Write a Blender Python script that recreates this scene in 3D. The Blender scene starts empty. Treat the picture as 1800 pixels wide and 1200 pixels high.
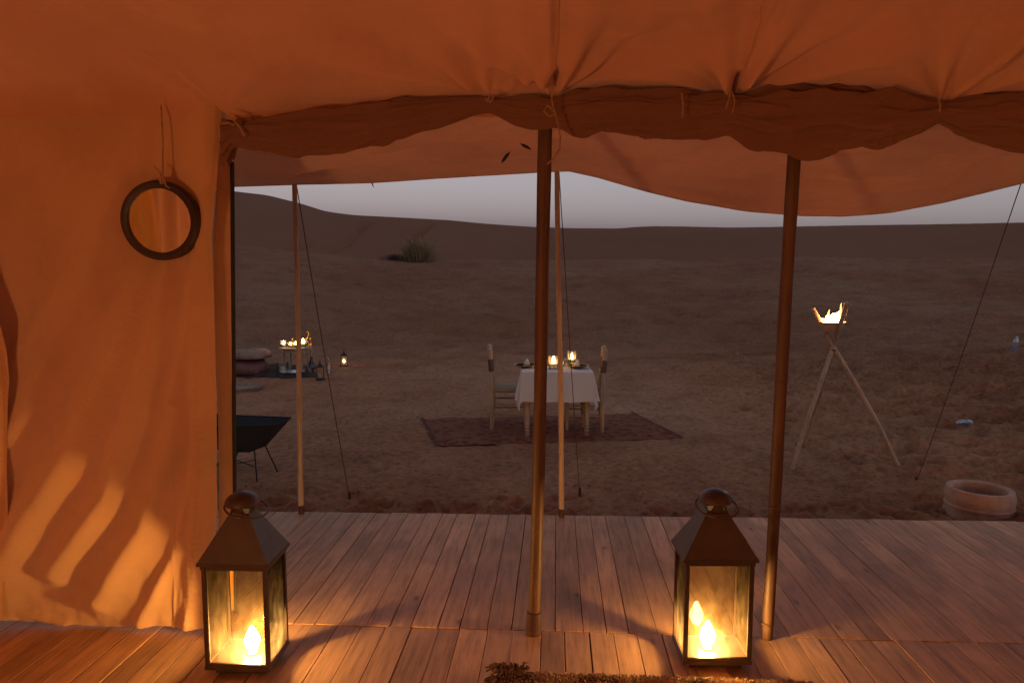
import bpy, math, random
import numpy as np
from mathutils import Vector, Matrix
R = math.radians
PI = math.pi
random.seed(7)
rng = np.random.default_rng(11)
scn = bpy.context.scene
col = scn.collection

# ------------------------------------------------------------------ camera
CAM_H, PITCH, YAW, FPX = 1.6, R(5.57), R(3.67), 1200.0
cam_d = bpy.data.cameras.new('camera'); cam = bpy.data.objects.new('camera', cam_d); col.objects.link(cam)
cam_d.sensor_width = 36; cam_d.lens = 24.0; cam_d.clip_start = 0.05; cam_d.clip_end = 6000
cam.location = (0, 0, CAM_H); cam.rotation_euler = (PI/2 - PITCH, 0, YAW)
scn.camera = cam

# ------------------------------------------------------------------ world: dusk, sun just below the horizon
SKY_STRENGTH = 0.58
world = bpy.data.worlds.new('World'); scn.world = world; world.use_nodes = True
wn, wl = world.node_tree.nodes, world.node_tree.links
for n in list(wn): wn.remove(n)
sky = wn.new('ShaderNodeTexSky'); sky.sky_type = 'NISHITA'; sky.sun_disc = False
sky.sun_elevation = R(-1.5); sky.sun_rotation = R(150); sky.altitude = 700
sky.air_density = 1.0; sky.dust_density = 2.5; sky.ozone_density = 1.0
hs = wn.new('ShaderNodeHueSaturation'); hs.inputs['Saturation'].default_value = 0.35
tint = wn.new('ShaderNodeMix'); tint.data_type = 'RGBA'; tint.blend_type = 'MULTIPLY'
tint.inputs['Factor'].default_value = 1.0; tint.inputs['B'].default_value = (0.95, 0.985, 1.19, 1)
bg = wn.new('ShaderNodeBackground'); bg.inputs['Strength'].default_value = SKY_STRENGTH
wo = wn.new('ShaderNodeOutputWorld')
wl.new(sky.outputs[0], hs.inputs['Color']); wl.new(hs.outputs[0], tint.inputs['A'])
wl.new(tint.outputs['Result'], bg.inputs['Color']); wl.new(bg.outputs[0], wo.inputs['Surface'])

# ------------------------------------------------------------------ exposure
vs = scn.view_settings
vs.view_transform = 'Standard'; vs.look = 'None'; vs.gamma = 1.0; vs.use_curve_mapping = False; vs.exposure = 1.3
scn.cycles.max_bounces = 10; scn.cycles.diffuse_bounces = 5; scn.cycles.glossy_bounces = 5
scn.cycles.transmission_bounces = 6; scn.cycles.transparent_max_bounces = 16
scn.cycles.sample_clamp_indirect = 3.0
scn.cycles.caustics_reflective = False; scn.cycles.caustics_refractive = False

# ------------------------------------------------------------------ layout helpers (measure real positions from sight lines)
_cy, _sy, _cp, _sp = math.cos(YAW), math.sin(YAW), math.cos(PITCH), math.sin(PITCH)
FW = Vector((-_sy*_cp, _cy*_cp, -_sp)); RT = Vector((_cy, _sy, 0)); UP = RT.cross(FW)
def ray(px, py): return FW + RT*((px-900)/FPX) + UP*((600-py)/FPX)
def on_z(px, py, z=0.0):
    d = ray(px, py); return Vector((0, 0, CAM_H)) + d*((z-CAM_H)/d.z)
def on_y(px, py, y):
    d = ray(px, py); return Vector((0, 0, CAM_H)) + d*(y/d.y)

# ------------------------------------------------------------------ noise on numpy arrays
def _h(ix, iy, s):
    n = (ix.astype(np.int64)*374761393 + iy.astype(np.int64)*668265263 + s*1442695041) & 0xffffffff
    n = ((n ^ (n >> 13)) * 1274126177) & 0xffffffff
    n = ((n ^ (n >> 16)) * 2246822519) & 0xffffffff
    return ((n ^ (n >> 15)) & 0xffff) / 65535.0
def vn(x, y, s=0):
    x = np.asarray(x, float); y = np.asarray(y, float)
    ix = np.floor(x); iy = np.floor(y); fx = x-ix; fy = y-iy
    fx = fx*fx*fx*(fx*(fx*6-15)+10); fy = fy*fy*fy*(fy*(fy*6-15)+10)
    a = _h(ix, iy, s); b = _h(ix+1, iy, s); c = _h(ix, iy+1, s); d = _h(ix+1, iy+1, s)
    return (a*(1-fx)+b*fx)*(1-fy) + (c*(1-fx)+d*fx)*fy - 0.5
def fbm(x, y, s=0, o=4, g=0.5):
    t = 0; a = 1.0
    for k in range(o):
        t = t + a*vn(x*(2**k)+k*17.3, y*(2**k)-k*9.1, s+k); a *= g
    return t
def sstep(a, b, x):
    t = np.clip((x-a)/(b-a), 0, 1); return t*t*(3-2*t)

# ------------------------------------------------------------------ materials
def new_mat(name):
    m = bpy.data.materials.new(name); m.use_nodes = True
    nt = m.node_tree
    for n in list(nt.nodes): nt.nodes.remove(n)
    return m, nt, nt.nodes.new('ShaderNodeOutputMaterial')
def N(nt, t, **kw):
    n = nt.nodes.new(t)
    for k, v in kw.items():
        if k in n.inputs.keys(): n.inputs[k].default_value = v
        else: setattr(n, k, v)
    return n
def noise(nt, vec, scale, detail=4, rough=0.55):
    n = N(nt, 'ShaderNodeTexNoise'); n.inputs['Scale'].default_value = scale
    n.inputs['Detail'].default_value = detail; n.inputs['Roughness'].default_value = rough
    if vec is not None: nt.links.new(vec, n.inputs['Vector'])
    return n.outputs['Fac']
def ramp(nt, fac, stops):
    r = nt.nodes.new('ShaderNodeValToRGB'); e = r.color_ramp.elements
    while len(e) < len(stops): e.new(0.5)
    for i, (p, c) in enumerate(stops):
        e[i].position = p; e[i].color = (c[0], c[1], c[2], 1)
    nt.links.new(fac, r.inputs['Fac']); return r.outputs['Color']
def mapping(nt, src, scale):
    m = nt.nodes.new('ShaderNodeMapping'); m.inputs['Scale'].default_value = scale
    nt.links.new(src, m.inputs['Vector']); return m.outputs['Vector']
def bump(nt, h, strength, dist, prev=None):
    b = nt.nodes.new('ShaderNodeBump'); b.inputs['Strength'].default_value = strength
    b.inputs['Distance'].default_value = dist; nt.links.new(h, b.inputs['Height'])
    if prev is not None: nt.links.new(prev, b.inputs['Normal'])
    return b.outputs['Normal']
def dk(c, k): return tuple(v*k for v in c[:3])

def simple(name, c, rough=0.6, metal=0.0, scale=8.0, var=0.35, bs=0.3, bd=0.004, spec=0.5):
    m, nt, out = new_mat(name)
    tc = nt.nodes.new('ShaderNodeTexCoord').outputs['Object']
    p = N(nt, 'ShaderNodeBsdfPrincipled', Roughness=rough, Metallic=metal)
    p.inputs['Specular IOR Level'].default_value = spec
    f = noise(nt, tc, scale, 6)
    nt.links.new(ramp(nt, f, [(0.25, dk(c, 1-var)), (0.55, c), (0.8, dk(c, 1+var*0.6))]), p.inputs['Base Color'])
    nt.links.new(bump(nt, noise(nt, tc, scale*7, 5), bs, bd), p.inputs['Normal'])
    nt.links.new(p.outputs[0], out.inputs['Surface']); return m

def cloth(name, c, trans=0.12, weave=420.0, wrinkle=0.6, var=0.26, wd=0.02):
    m, nt, out = new_mat(name)
    tc = nt.nodes.new('ShaderNodeTexCoord').outputs['Object']
    f = noise(nt, tc, 1.7, 5)
    f2 = noise(nt, tc, 26, 5)
    mx = N(nt, 'ShaderNodeMath', operation='ADD'); nt.links.new(f, mx.inputs[0])
    ml = N(nt, 'ShaderNodeMath', operation='MULTIPLY'); ml.inputs[1].default_value = 0.2
    nt.links.new(f2, ml.inputs[0]); nt.links.new(ml.outputs[0], mx.inputs[1])
    cr = ramp(nt, mx.outputs[0], [(0.36, dk(c, 1-var*0.6)), (0.60, c), (0.85, dk(c, 1+var*0.4))])
    h1 = bump(nt, noise(nt, mapping(nt, tc, (1.0, 1.0, 0.55)), 5.0, 5, 0.5), wrinkle, wd)
    h2 = bump(nt, noise(nt, tc, weave, 2), 0.25, 0.001, h1)
    d = N(nt, 'ShaderNodeBsdfDiffuse', Roughness=0.8); t = N(nt, 'ShaderNodeBsdfTranslucent')
    nt.links.new(cr, d.inputs['Color']); nt.links.new(cr, t.inputs['Color'])
    nt.links.new(h2, d.inputs['Normal']); nt.links.new(h2, t.inputs['Normal'])
    mix = N(nt, 'ShaderNodeMixShader'); mix.inputs[0].default_value = trans
    nt.links.new(d.outputs[0], mix.inputs[1]); nt.links.new(t.outputs[0], mix.inputs[2])
    nt.links.new(mix.outputs[0], out.inputs['Surface']); return m

def wood(name, c, gscale=(14, 1.2, 14), var=0.45, rough=0.65, rand=0.3, knots=True, dirt=0.35):
    m, nt, out = new_mat(name)
    tco = nt.nodes.new('ShaderNodeTexCoord').outputs['Object']
    oi = nt.nodes.new('ShaderNodeObjectInfo')
    sc = N(nt, 'ShaderNodeVectorMath', operation='SCALE'); sc.inputs[0].default_value = (13.1, 7.7, 5.3)
    nt.links.new(oi.outputs['Random'], sc.inputs['Scale'])
    ad = N(nt, 'ShaderNodeVectorMath', operation='ADD')
    nt.links.new(tco, ad.inputs[0]); nt.links.new(sc.outputs[0], ad.inputs[1])
    v = ad.outputs[0]
    g = noise(nt, mapping(nt, v, gscale), 3.0, 8, 0.65)
    big = noise(nt, v, 2.2, 4)
    cr = ramp(nt, g, [(0.28, dk(c, 1-var)), (0.5, c), (0.72, dk(c, 1+var*0.5))])
    hv = N(nt, 'ShaderNodeHueSaturation'); nt.links.new(cr, hv.inputs['Color'])
    mr = N(nt, 'ShaderNodeMapRange'); mr.inputs['To Min'].default_value = 1-rand; mr.inputs['To Max'].default_value = 1+rand
    nt.links.new(oi.outputs['Random'], mr.inputs['Value']); nt.links.new(mr.outputs[0], hv.inputs['Value'])
    last = hv.outputs[0]
    mz = N(nt, 'ShaderNodeMix', data_type='RGBA', blend_type='MULTIPLY')
    nt.links.new(ramp(nt, big, [(0.32, (1-dirt,)*3), (0.6, (1, 1, 1))]), mz.inputs['B'])
    mz.inputs['Factor'].default_value = 1; nt.links.new(last, mz.inputs['A']); last = mz.outputs['Result']
    if knots:
        vo = N(nt, 'ShaderNodeTexVoronoi'); vo.inputs['Scale'].default_value = 2.6
        nt.links.new(mapping(nt, v, (2.2, 1.0, 0.01)), vo.inputs['Vector'])
        mk = N(nt, 'ShaderNodeMix', data_type='RGBA', blend_type='MULTIPLY'); mk.inputs['Factor'].default_value = 1
        nt.links.new(ramp(nt, vo.outputs['Distance'], [(0.03, (0.5, 0.44, 0.40)), (0.10, (1, 1, 1))]), mk.inputs['B'])
        nt.links.new(last, mk.inputs['A']); last = mk.outputs['Result']
    p = N(nt, 'ShaderNodeBsdfPrincipled', Roughness=rough)
    p.inputs['Specular IOR Level'].default_value = 0.35
    nt.links.new(last, p.inputs['Base Color'])
    nt.links.new(bump(nt, g, 0.45, 0.004), p.inputs['Normal'])
    nt.links.new(p.outputs[0], out.inputs['Surface']); return m

def emit(name, c, s, c2=None, z0=0, z1=1):
    m, nt, out = new_mat(name)
    e = N(nt, 'ShaderNodeEmission'); e.inputs['Strength'].default_value = s; e.inputs['Color'].default_value = (*c, 1)
    nt.links.new(e.outputs[0], out.inputs['Surface']); return m

def glass(name, tintc=(1, 0.97, 0.9), gloss=0.10, dirt=0.06, dirtc=(0.5, 0.42, 0.3), gt=1.0):
    m, nt, out = new_mat(name)
    tc = nt.nodes.new('ShaderNodeTexCoord').outputs['Object']
    t = N(nt, 'ShaderNodeBsdfTransparent'); t.inputs['Color'].default_value = (*tintc, 1)
    g = N(nt, 'ShaderNodeBsdfGlossy', Roughness=0.04); g.inputs['Color'].default_value = (gt, gt, gt, 1)
    fr = N(nt, 'ShaderNodeFresnel', IOR=1.5)
    fm = N(nt, 'ShaderNodeMath', operation='ADD'); fm.inputs[1].default_value = gloss-0.04; fm.use_clamp = True
    nt.links.new(fr.outputs[0], fm.inputs[0])
    mix = N(nt, 'ShaderNodeMixShader'); nt.links.new(fm.outputs[0], mix.inputs[0])
    nt.links.new(t.outputs[0], mix.inputs[1]); nt.links.new(g.outputs[0], mix.inputs[2])
    d = N(nt, 'ShaderNodeBsdfTranslucent'); d.inputs['Color'].default_value = (*dirtc, 1)
    dd = N(nt, 'ShaderNodeBsdfDiffuse'); dd.inputs['Color'].default_value = (*dirtc, 1)
    dm = N(nt, 'ShaderNodeMixShader'); dm.inputs[0].default_value = 0.5
    nt.links.new(d.outputs[0], dm.inputs[1]); nt.links.new(dd.outputs[0], dm.inputs[2])
    nz = noise(nt, mapping(nt, tc, (1, 1, 0.5)), 22, 8, 0.7)
    mr = N(nt, 'ShaderNodeMapRange'); mr.inputs['From Min'].default_value = 0.4; mr.inputs['From Max'].default_value = 0.75
    mr.inputs['To Min'].default_value = dirt*0.35; mr.inputs['To Max'].default_value = dirt*2.2
    nt.links.new(nz, mr.inputs['Value'])
    m2 = N(nt, 'ShaderNodeMixShader'); nt.links.new(mr.outputs[0], m2.inputs[0])
    nt.links.new(mix.outputs[0], m2.inputs[1]); nt.links.new(dm.outputs[0], m2.inputs[2])
    nt.links.new(m2.outputs[0], out.inputs['Surface']); return m

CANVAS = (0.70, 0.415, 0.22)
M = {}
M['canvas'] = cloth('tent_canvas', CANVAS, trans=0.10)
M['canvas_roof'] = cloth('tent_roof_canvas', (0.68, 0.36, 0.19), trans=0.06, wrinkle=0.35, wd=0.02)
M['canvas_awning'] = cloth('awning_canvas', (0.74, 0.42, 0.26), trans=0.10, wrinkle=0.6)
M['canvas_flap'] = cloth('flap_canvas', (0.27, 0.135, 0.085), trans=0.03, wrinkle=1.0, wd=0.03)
M['white_cloth'] = cloth('white_linen', (0.72, 0.66, 0.62), trans=0.15, weave=300, wrinkle=0.25, var=0.06, wd=0.01)
M['deck'] = wood('deck_boards', (0.58, 0.31, 0.165), var=0.40, rand=0.20, rough=0.6)
M['pole'] = wood('pole_wood', (0.15, 0.075, 0.042), gscale=(16, 16, 0.8), knots=False, rand=0.05, dirt=0.3, rough=0.5)
M['pole_pale'] = wood('pale_pole_wood', (0.55, 0.37, 0.26), gscale=(16, 16, 0.8), knots=False, rand=0.05, dirt=0.2)
M['stick'] = wood('stick_wood', (0.42, 0.28, 0.19), gscale=(14, 14, 1.0), knots=False, rand=0.12)
M['chairwood'] = wood('chair_wood', (0.46, 0.30, 0.19), gscale=(14, 14, 1.5), knots=False, rand=0.05)
M['mirrorwood'] = wood('mirror_frame_wood', (0.055, 0.026, 0.017), gscale=(8, 8, 3), knots=False, rand=0.02, rough=0.45)
M['metal'] = simple('dark_metal', (0.080, 0.047, 0.034), rough=0.42, metal=0.15, scale=9, var=0.4, bs=0.25, bd=0.002)
M['black'] = simple('black_sheet', (0.016, 0.014, 0.015), rough=0.7, scale=6, var=0.3)
M['blackgloss'] = simple('dark_glaze', (0.05, 0.03, 0.02), rough=0.25, scale=9, var=0.3)
M['clay'] = simple('clay', (0.48, 0.29, 0.195), rough=0.9, scale=7, var=0.4, bs=0.7, bd=0.01)
M['rope'] = simple('jute_cord', (0.42, 0.25, 0.14), rough=0.9, scale=40, var=0.4)
M['darkrope'] = simple('dark_rope', (0.10, 0.06, 0.045), rough=0.9, scale=40, var=0.3)
M['glass'] = glass('lantern_glass', tintc=(1, 0.92, 0.74), gt=0.15, gloss=0.04, dirt=0.065, dirtc=(0.62, 0.46, 0.28))
M['clearglass'] = glass('clear_glass', gloss=0.12, dirt=0.05, dirtc=(0.6, 0.6, 0.6))
M['plastic'] = glass('thin_plastic', tintc=(0.9, 0.92, 0.95), gloss=0.2, dirt=0.16, dirtc=(0.7, 0.7, 0.75))
M['wax'] = simple('candle_wax', (0.75, 0.62, 0.45), rough=0.5, scale=10, var=0.1)
M['brass'] = simple('brass', (0.55, 0.33, 0.12), rough=0.35, metal=0.9, scale=12, var=0.25)
M['bread'] = simple('bread', (0.45, 0.24, 0.10), rough=0.8, scale=20, var=0.4, bs=0.6)
M['rugfringe'] = simple('rug_fringe', (0.17, 0.085, 0.06), rough=0.95)
M['rush'] = simple('rush_seat', (0.36, 0.26, 0.15), rough=0.9, scale=50, var=0.5, bs=0.8, bd=0.006)
M['darkpaint'] = simple('brown_paint', (0.10, 0.04, 0.03), rough=0.6, scale=10)
M['leather'] = simple('pouf_leather', (0.16, 0.05, 0.04), rough=0.6, scale=10, var=0.35)
M['paleweave'] = simple('woven_pale', (0.27, 0.16, 0.115), rough=0.9, scale=16, var=0.4, bs=0.6)
M['peg'] = simple('iron_peg', (0.05, 0.035, 0.03), rough=0.7, metal=0.3)
M['bulb'] = emit('lantern_flame', (1.0, 0.66, 0.28), 200)
M['globe'] = emit('added_globe_glow', (1.0, 0.49, 0.21), 64)
M['globe_dim'] = emit('added_globe_glow_dim', (1.0, 0.49, 0.21), 19)
M['candle'] = emit('candle_flame', (1.0, 0.56, 0.18), 42)
M['fire'] = emit('fire_flame', (1.0, 0.48, 0.13), 45)
M['fire_out'] = emit('fire_edge', (1.0, 0.30, 0.05), 4)
mm, nt, out = new_mat('mirror_silver')
g = N(nt, 'ShaderNodeBsdfGlossy', Roughness=0.03); g.inputs['Color'].default_value = (0.95, 0.92, 0.85, 1)
nt.links.new(g.outputs[0], out.inputs['Surface']); M['mirror'] = mm

def rug_mat(name, a, b, c, sc):
    m, nt, out = new_mat(name)
    tc = nt.nodes.new('ShaderNodeTexCoord').outputs['Object']
    ch = N(nt, 'ShaderNodeTexVoronoi', distance='MANHATTAN'); ch.inputs['Scale'].default_value = sc
    nt.links.new(tc, ch.inputs['Vector'])
    wv = N(nt, 'ShaderNodeTexWave'); wv.inputs['Scale'].default_value = sc*0.35; wv.inputs['Distortion'].default_value = 2.0
    nt.links.new(tc, wv.inputs['Vector'])
    mx = N(nt, 'ShaderNodeMix', data_type='RGBA'); nt.links.new(noise(nt, tc, sc*0.5, 5, 0.7), mx.inputs['Factor'])
    nt.links.new(ramp(nt, ch.outputs['Distance'], [(0.2, a), (0.42, b), (0.7, c)]), mx.inputs['A'])
    nt.links.new(ramp(nt, noise(nt, tc, sc*3, 5), [(0.3, b), (0.7, a)]), mx.inputs['B'])
    p = N(nt, 'ShaderNodeBsdfPrincipled', Roughness=0.95); p.inputs['Specular IOR Level'].default_value = 0.1
    nt.links.new(mx.outputs['Result'], p.inputs['Base Color'])
    nt.links.new(bump(nt, noise(nt, tc, 90, 4), 0.8, 0.01), p.inputs['Normal'])
    nt.links.new(p.outputs[0], out.inputs['Surface']); return m
M['redrug'] = rug_mat('red_rug', (0.25, 0.055, 0.028), (0.10, 0.028, 0.017), (0.30, 0.13, 0.075), 10)
M['darkblanket'] = rug_mat('dark_blanket', (0.05, 0.035, 0.032), (0.03, 0.022, 0.022), (0.10, 0.06, 0.05), 9)

# sand
m, nt, out = new_mat('desert_sand')
geo = nt.nodes.new('ShaderNodeNewGeometry'); pos = geo.outputs['Position']
big = noise(nt, pos, 0.16, 5); mid = noise(nt, pos, 1.3, 6, 0.65); fine = noise(nt, pos, 16, 8, 0.75); grit = noise(nt, pos, 75, 3, 0.6)
c1 = ramp(nt, big, [(0.36, (0.225, 0.092, 0.046)), (0.5, (0.245, 0.112, 0.058)), (0.64, (0.26, 0.132, 0.074))])
c2 = ramp(nt, mid, [(0.30, (0.78, 0.74, 0.72)), (0.5, (1, 1, 1)), (0.70, (1.14, 1.13, 1.12))])
c3 = ramp(nt, fine, [(0.36, (0.62, 0.59, 0.57)), (0.52, (1, 1, 1)), (0.68, (1.30, 1.29, 1.27))])
m1 = N(nt, 'ShaderNodeMix', data_type='RGBA', blend_type='MULTIPLY'); m1.inputs['Factor'].default_value = 1
m2 = N(nt, 'ShaderNodeMix', data_type='RGBA', blend_type='MULTIPLY'); m2.inputs['Factor'].default_value = 1
nt.links.new(c1, m1.inputs['A']); nt.links.new(c2, m1.inputs['B'])
nt.links.new(m1.outputs['Result'], m2.inputs['A']); nt.links.new(c3, m2.inputs['B'])
p = N(nt, 'ShaderNodeBsdfPrincipled', Roughness=0.95); p.inputs['Specular IOR Level'].default_value = 0.1
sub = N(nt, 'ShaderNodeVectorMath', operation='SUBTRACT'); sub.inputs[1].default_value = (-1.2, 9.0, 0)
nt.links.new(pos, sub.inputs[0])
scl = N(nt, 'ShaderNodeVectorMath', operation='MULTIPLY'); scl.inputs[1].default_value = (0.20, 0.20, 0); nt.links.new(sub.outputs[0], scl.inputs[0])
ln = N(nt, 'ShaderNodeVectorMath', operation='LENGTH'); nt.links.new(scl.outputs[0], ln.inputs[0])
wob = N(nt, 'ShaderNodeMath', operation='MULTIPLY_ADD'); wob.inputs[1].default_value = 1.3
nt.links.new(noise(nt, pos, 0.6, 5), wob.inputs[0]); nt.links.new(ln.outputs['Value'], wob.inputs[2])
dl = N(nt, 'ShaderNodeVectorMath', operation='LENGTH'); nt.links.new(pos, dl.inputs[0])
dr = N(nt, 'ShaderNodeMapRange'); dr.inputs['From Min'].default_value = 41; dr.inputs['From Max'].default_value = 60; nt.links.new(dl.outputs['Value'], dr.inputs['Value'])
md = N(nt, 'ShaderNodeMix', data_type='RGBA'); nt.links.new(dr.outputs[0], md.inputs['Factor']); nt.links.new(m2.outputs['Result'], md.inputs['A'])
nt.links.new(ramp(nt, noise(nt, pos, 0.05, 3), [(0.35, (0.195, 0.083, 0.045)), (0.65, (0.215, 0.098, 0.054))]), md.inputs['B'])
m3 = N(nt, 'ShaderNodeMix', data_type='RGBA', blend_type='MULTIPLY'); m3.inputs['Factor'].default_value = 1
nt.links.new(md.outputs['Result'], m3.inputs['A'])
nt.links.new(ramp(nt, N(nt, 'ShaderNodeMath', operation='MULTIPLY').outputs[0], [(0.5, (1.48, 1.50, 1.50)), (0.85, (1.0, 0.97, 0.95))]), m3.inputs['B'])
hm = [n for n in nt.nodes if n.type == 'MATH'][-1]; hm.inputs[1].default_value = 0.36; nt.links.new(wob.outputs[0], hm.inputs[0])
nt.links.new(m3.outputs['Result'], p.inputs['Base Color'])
b1 = bump(nt, mid, 0.35, 0.05); b2 = bump(nt, fine, 0.8, 0.02, b1); b3 = bump(nt, grit, 0.5, 0.006, b2)
nt.links.new(b3, p.inputs['Normal']); nt.links.new(p.outputs[0], out.inputs['Surface']); M['sand'] = m

# ------------------------------------------------------------------ mesh builder
class MB:
    def __init__(s): s.v = []; s.f = []
    def add(s, vs_, fs_):
        o = len(s.v); s.v += [tuple(q) for q in vs_]; s.f += [tuple(i+o for i in q) for q in fs_]; return s
    def box(s, c, d, rot=None, bev=0.0):
        x, y, z = d[0]/2, d[1]/2, d[2]/2
        if bev <= 0:
            vs_ = [(a*x, b*y, e*z) for a in (-1, 1) for b in (-1, 1) for e in (-1, 1)]
            fs_ = [(0, 1, 3, 2), (4, 6, 7, 5), (0, 4, 5, 1), (2, 3, 7, 6), (0, 2, 6, 4), (1, 5, 7, 3)]
        else:
            b = bev; vs_ = []
            for zz, k in ((-z, 1), (-z+b, 0), (z-b, 0), (z, 1)):
                q = b if k else 0
                vs_ += [(-x+q, -y+q, zz), (x-q, -y+q, zz), (x-q, y-q, zz), (-x+q, y-q, zz)]
            fs_ = [(3, 2, 1, 0), (12, 13, 14, 15)]
            for l in range(3):
                for k in range(4):
                    fs_.append((l*4+k, l*4+(k+1) % 4, l*4+4+(k+1) % 4, l*4+4+k))
        vs_ = [Vector(q) for q in vs_]
        if rot is not None: vs_ = [rot @ q for q in vs_]
        return s.add([q+Vector(c) for q in vs_], fs_)
    def tube(s, pts, rad, n=10, cap=True):
        pts = [Vector(q) for q in pts]; k = len(pts)
        if not hasattr(rad, '__len__'): rad = [rad]*k
        vs_ = []; prev = None
        for i in range(k):
            t = (pts[min(i+1, k-1)]-pts[max(i-1, 0)]).normalized()
            if prev is None:
                a = Vector((0, 0, 1)) if abs(t.z) < 0.9 else Vector((1, 0, 0)); u = t.cross(a).normalized()
            else: u = (prev - t*prev.dot(t)).normalized()
            prev = u; w = t.cross(u)
            for j in range(n):
                an = 2*PI*j/n; vs_.append(pts[i]+(u*math.cos(an)+w*math.sin(an))*rad[i])
        fs_ = [(i*n+j, i*n+(j+1) % n, (i+1)*n+(j+1) % n, (i+1)*n+j) for i in range(k-1) for j in range(n)]
        if cap: fs_ += [tuple(range(n-1, -1, -1)), tuple(range((k-1)*n, k*n))]
        return s.add(vs_, fs_)
    def lathe(s, prof, n=24, c=(0, 0, 0), rot=None):
        vs_ = []; k = len(prof)
        for (r_, z_) in prof:
            for j in range(n):
                an = 2*PI*j/n; q = Vector((r_*math.cos(an), r_*math.sin(an), z_))
                if rot is not None: q = rot @ q
                vs_.append(q+Vector(c))
        fs_ = [(i*n+j, i*n+(j+1) % n, (i+1)*n+(j+1) % n, (i+1)*n+j) for i in range(k-1) for j in range(n)]
        if prof[0][0] > 1e-5: fs_.append(tuple(range(n-1, -1, -1)))
        if prof[-1][0] > 1e-5: fs_.append(tuple(range((k-1)*n, k*n)))
        return s.add(vs_, fs_)
    def ring(s, c, rad, r_, rot=None, n=24, m_=8, a0=0, a1=2*PI):
        full = abs(a1-a0-2*PI) < 1e-4
        pts = []
        for j in range(n+1):
            an = a0+(a1-a0)*j/n; q = Vector((rad*math.cos(an), 0, rad*math.sin(an)))
            if rot is not None: q = rot @ q
            pts.append(q+Vector(c))
        return s.tube(pts, r_, m_, cap=not full)
    def build(s, name, mat, parent=None, smooth=True, world=False, angle=40):
        me = bpy.data.meshes.new(name); vv = s.v
        if world and parent is not None:
            iv = parent.matrix_world.inverted() if False else None
            mw = Matrix.LocRotScale(parent.location, parent.rotation_euler, parent.scale).inverted()
            vv = [mw @ Vector(q) for q in s.v]
        me.from_pydata(vv, [], s.f); me.materials.append(mat)
        if smooth:
            me.shade_smooth(); me.set_sharp_from_angle(angle=R(angle))
        o = bpy.data.objects.new(name, me); col.objects.link(o)
        if parent is not None: o.parent = parent
        return o

def grid_obj(name, X, Y, Z, mat, parent=None, cyc=False):
    a, b = X.shape
    co = np.stack([X, Y, Z], -1).reshape(-1, 3)
    if parent is not None: co = co - np.array(parent.location)
    idx = np.arange(a*b).reshape(a, b)
    if cyc: idx = np.concatenate([idx, idx[:, :1]], 1)
    q = np.stack([idx[:-1, :-1], idx[:-1, 1:], idx[1:, 1:], idx[1:, :-1]], -1).reshape(-1, 4)
    me = bpy.data.meshes.new(name); me.vertices.add(len(co)); me.vertices.foreach_set('co', co.ravel())
    me.loops.add(q.size); me.loops.foreach_set('vertex_index', q.ravel().astype(np.int32))
    me.polygons.add(len(q)); me.polygons.foreach_set('loop_start', np.arange(0, q.size, 4, dtype=np.int32))
    me.polygons.foreach_set('loop_total', np.full(len(q), 4, dtype=np.int32))
    me.update(calc_edges=True); me.validate(); me.shade_smooth(); me.materials.append(mat)
    o = bpy.data.objects.new(name, me); col.objects.link(o)
    if parent is not None: o.parent = parent
    return o

def tag(o, label=None, cat=None, group=None, kind=None):
    if label: o['label'] = label
    if cat: o['category'] = cat
    if group: o['group'] = group
    if kind: o['kind'] = kind
    return o
def thing(name, loc, label, cat, rz=0.0, group=None):
    o = bpy.data.objects.new(name, None); col.objects.link(o); o.empty_display_size = 0.1
    o.location = loc; o.rotation_euler = (0, 0, rz); return tag(o, label, cat, group)
def copy_thing(root, loc, rz, label, scale=None):
    r_ = root.copy(); col.objects.link(r_); r_.location = loc; r_.rotation_euler = (0, 0, rz); r_['label'] = label
    if scale is not None: r_.scale = (scale,)*3
    for ch in root.children:
        c = ch.copy(); col.objects.link(c); c.parent = r_
        for gch in ch.children:
            d = gch.copy(); col.objects.link(d); d.parent = c
    return r_

# ------------------------------------------------------------------ ground: flat camp, rising plain, dunes
def table(pts):
    th = []; el = []
    for (px, py) in pts:
        d = ray(px, py); th.append(math.atan2(d.x, d.y)); el.append(d.z/math.hypot(d.x, d.y))
    tt = np.linspace(-1.6, 1.6, 1601); e = np.interp(tt, th, el)
    k = np.exp(-np.linspace(-2, 2, 17)**2); k /= k.sum(); e = np.convolve(np.pad(e, 8, mode='edge'), k, 'valid')
    return tt, e
T1 = table([(-600, 415), (300, 422), (410, 430), (470, 438), (560, 447), (620, 454), (750, 458), (1000, 457), (1300, 456), (1500, 452), (1650, 455), (1800, 452), (2600, 440)])
T2 = table([(-600, 300), (200, 318), (410, 336), (470, 343), (530, 358), (570, 371), (620, 378), (700, 382), (790, 387), (850, 393), (940, 399), (1000, 401), (1090, 401.5), (1115, 399), (1150, 397.5), (1200, 398), (1290, 400), (1400, 398), (1500, 396), (1650, 394), (1800, 391), (2600, 380)])
FOOT = []
_r = random.Random(3)
for k in range(520):   # footprints: dense on the disturbed right, some by the deck and beyond the table
    if k < 330: x, y = _r.uniform(2.2, 9.5), _r.uniform(4.9, 13)
    elif k < 385: x, y = _r.uniform(-2.2, 4.0), _r.uniform(4.6, 5.2)
    else: x, y = _r.uniform(-7, 8), _r.uniform(12, 26)
    FOOT.append((x, y, _r.uniform(0, PI), _r.uniform(0.02, 0.055)))
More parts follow.
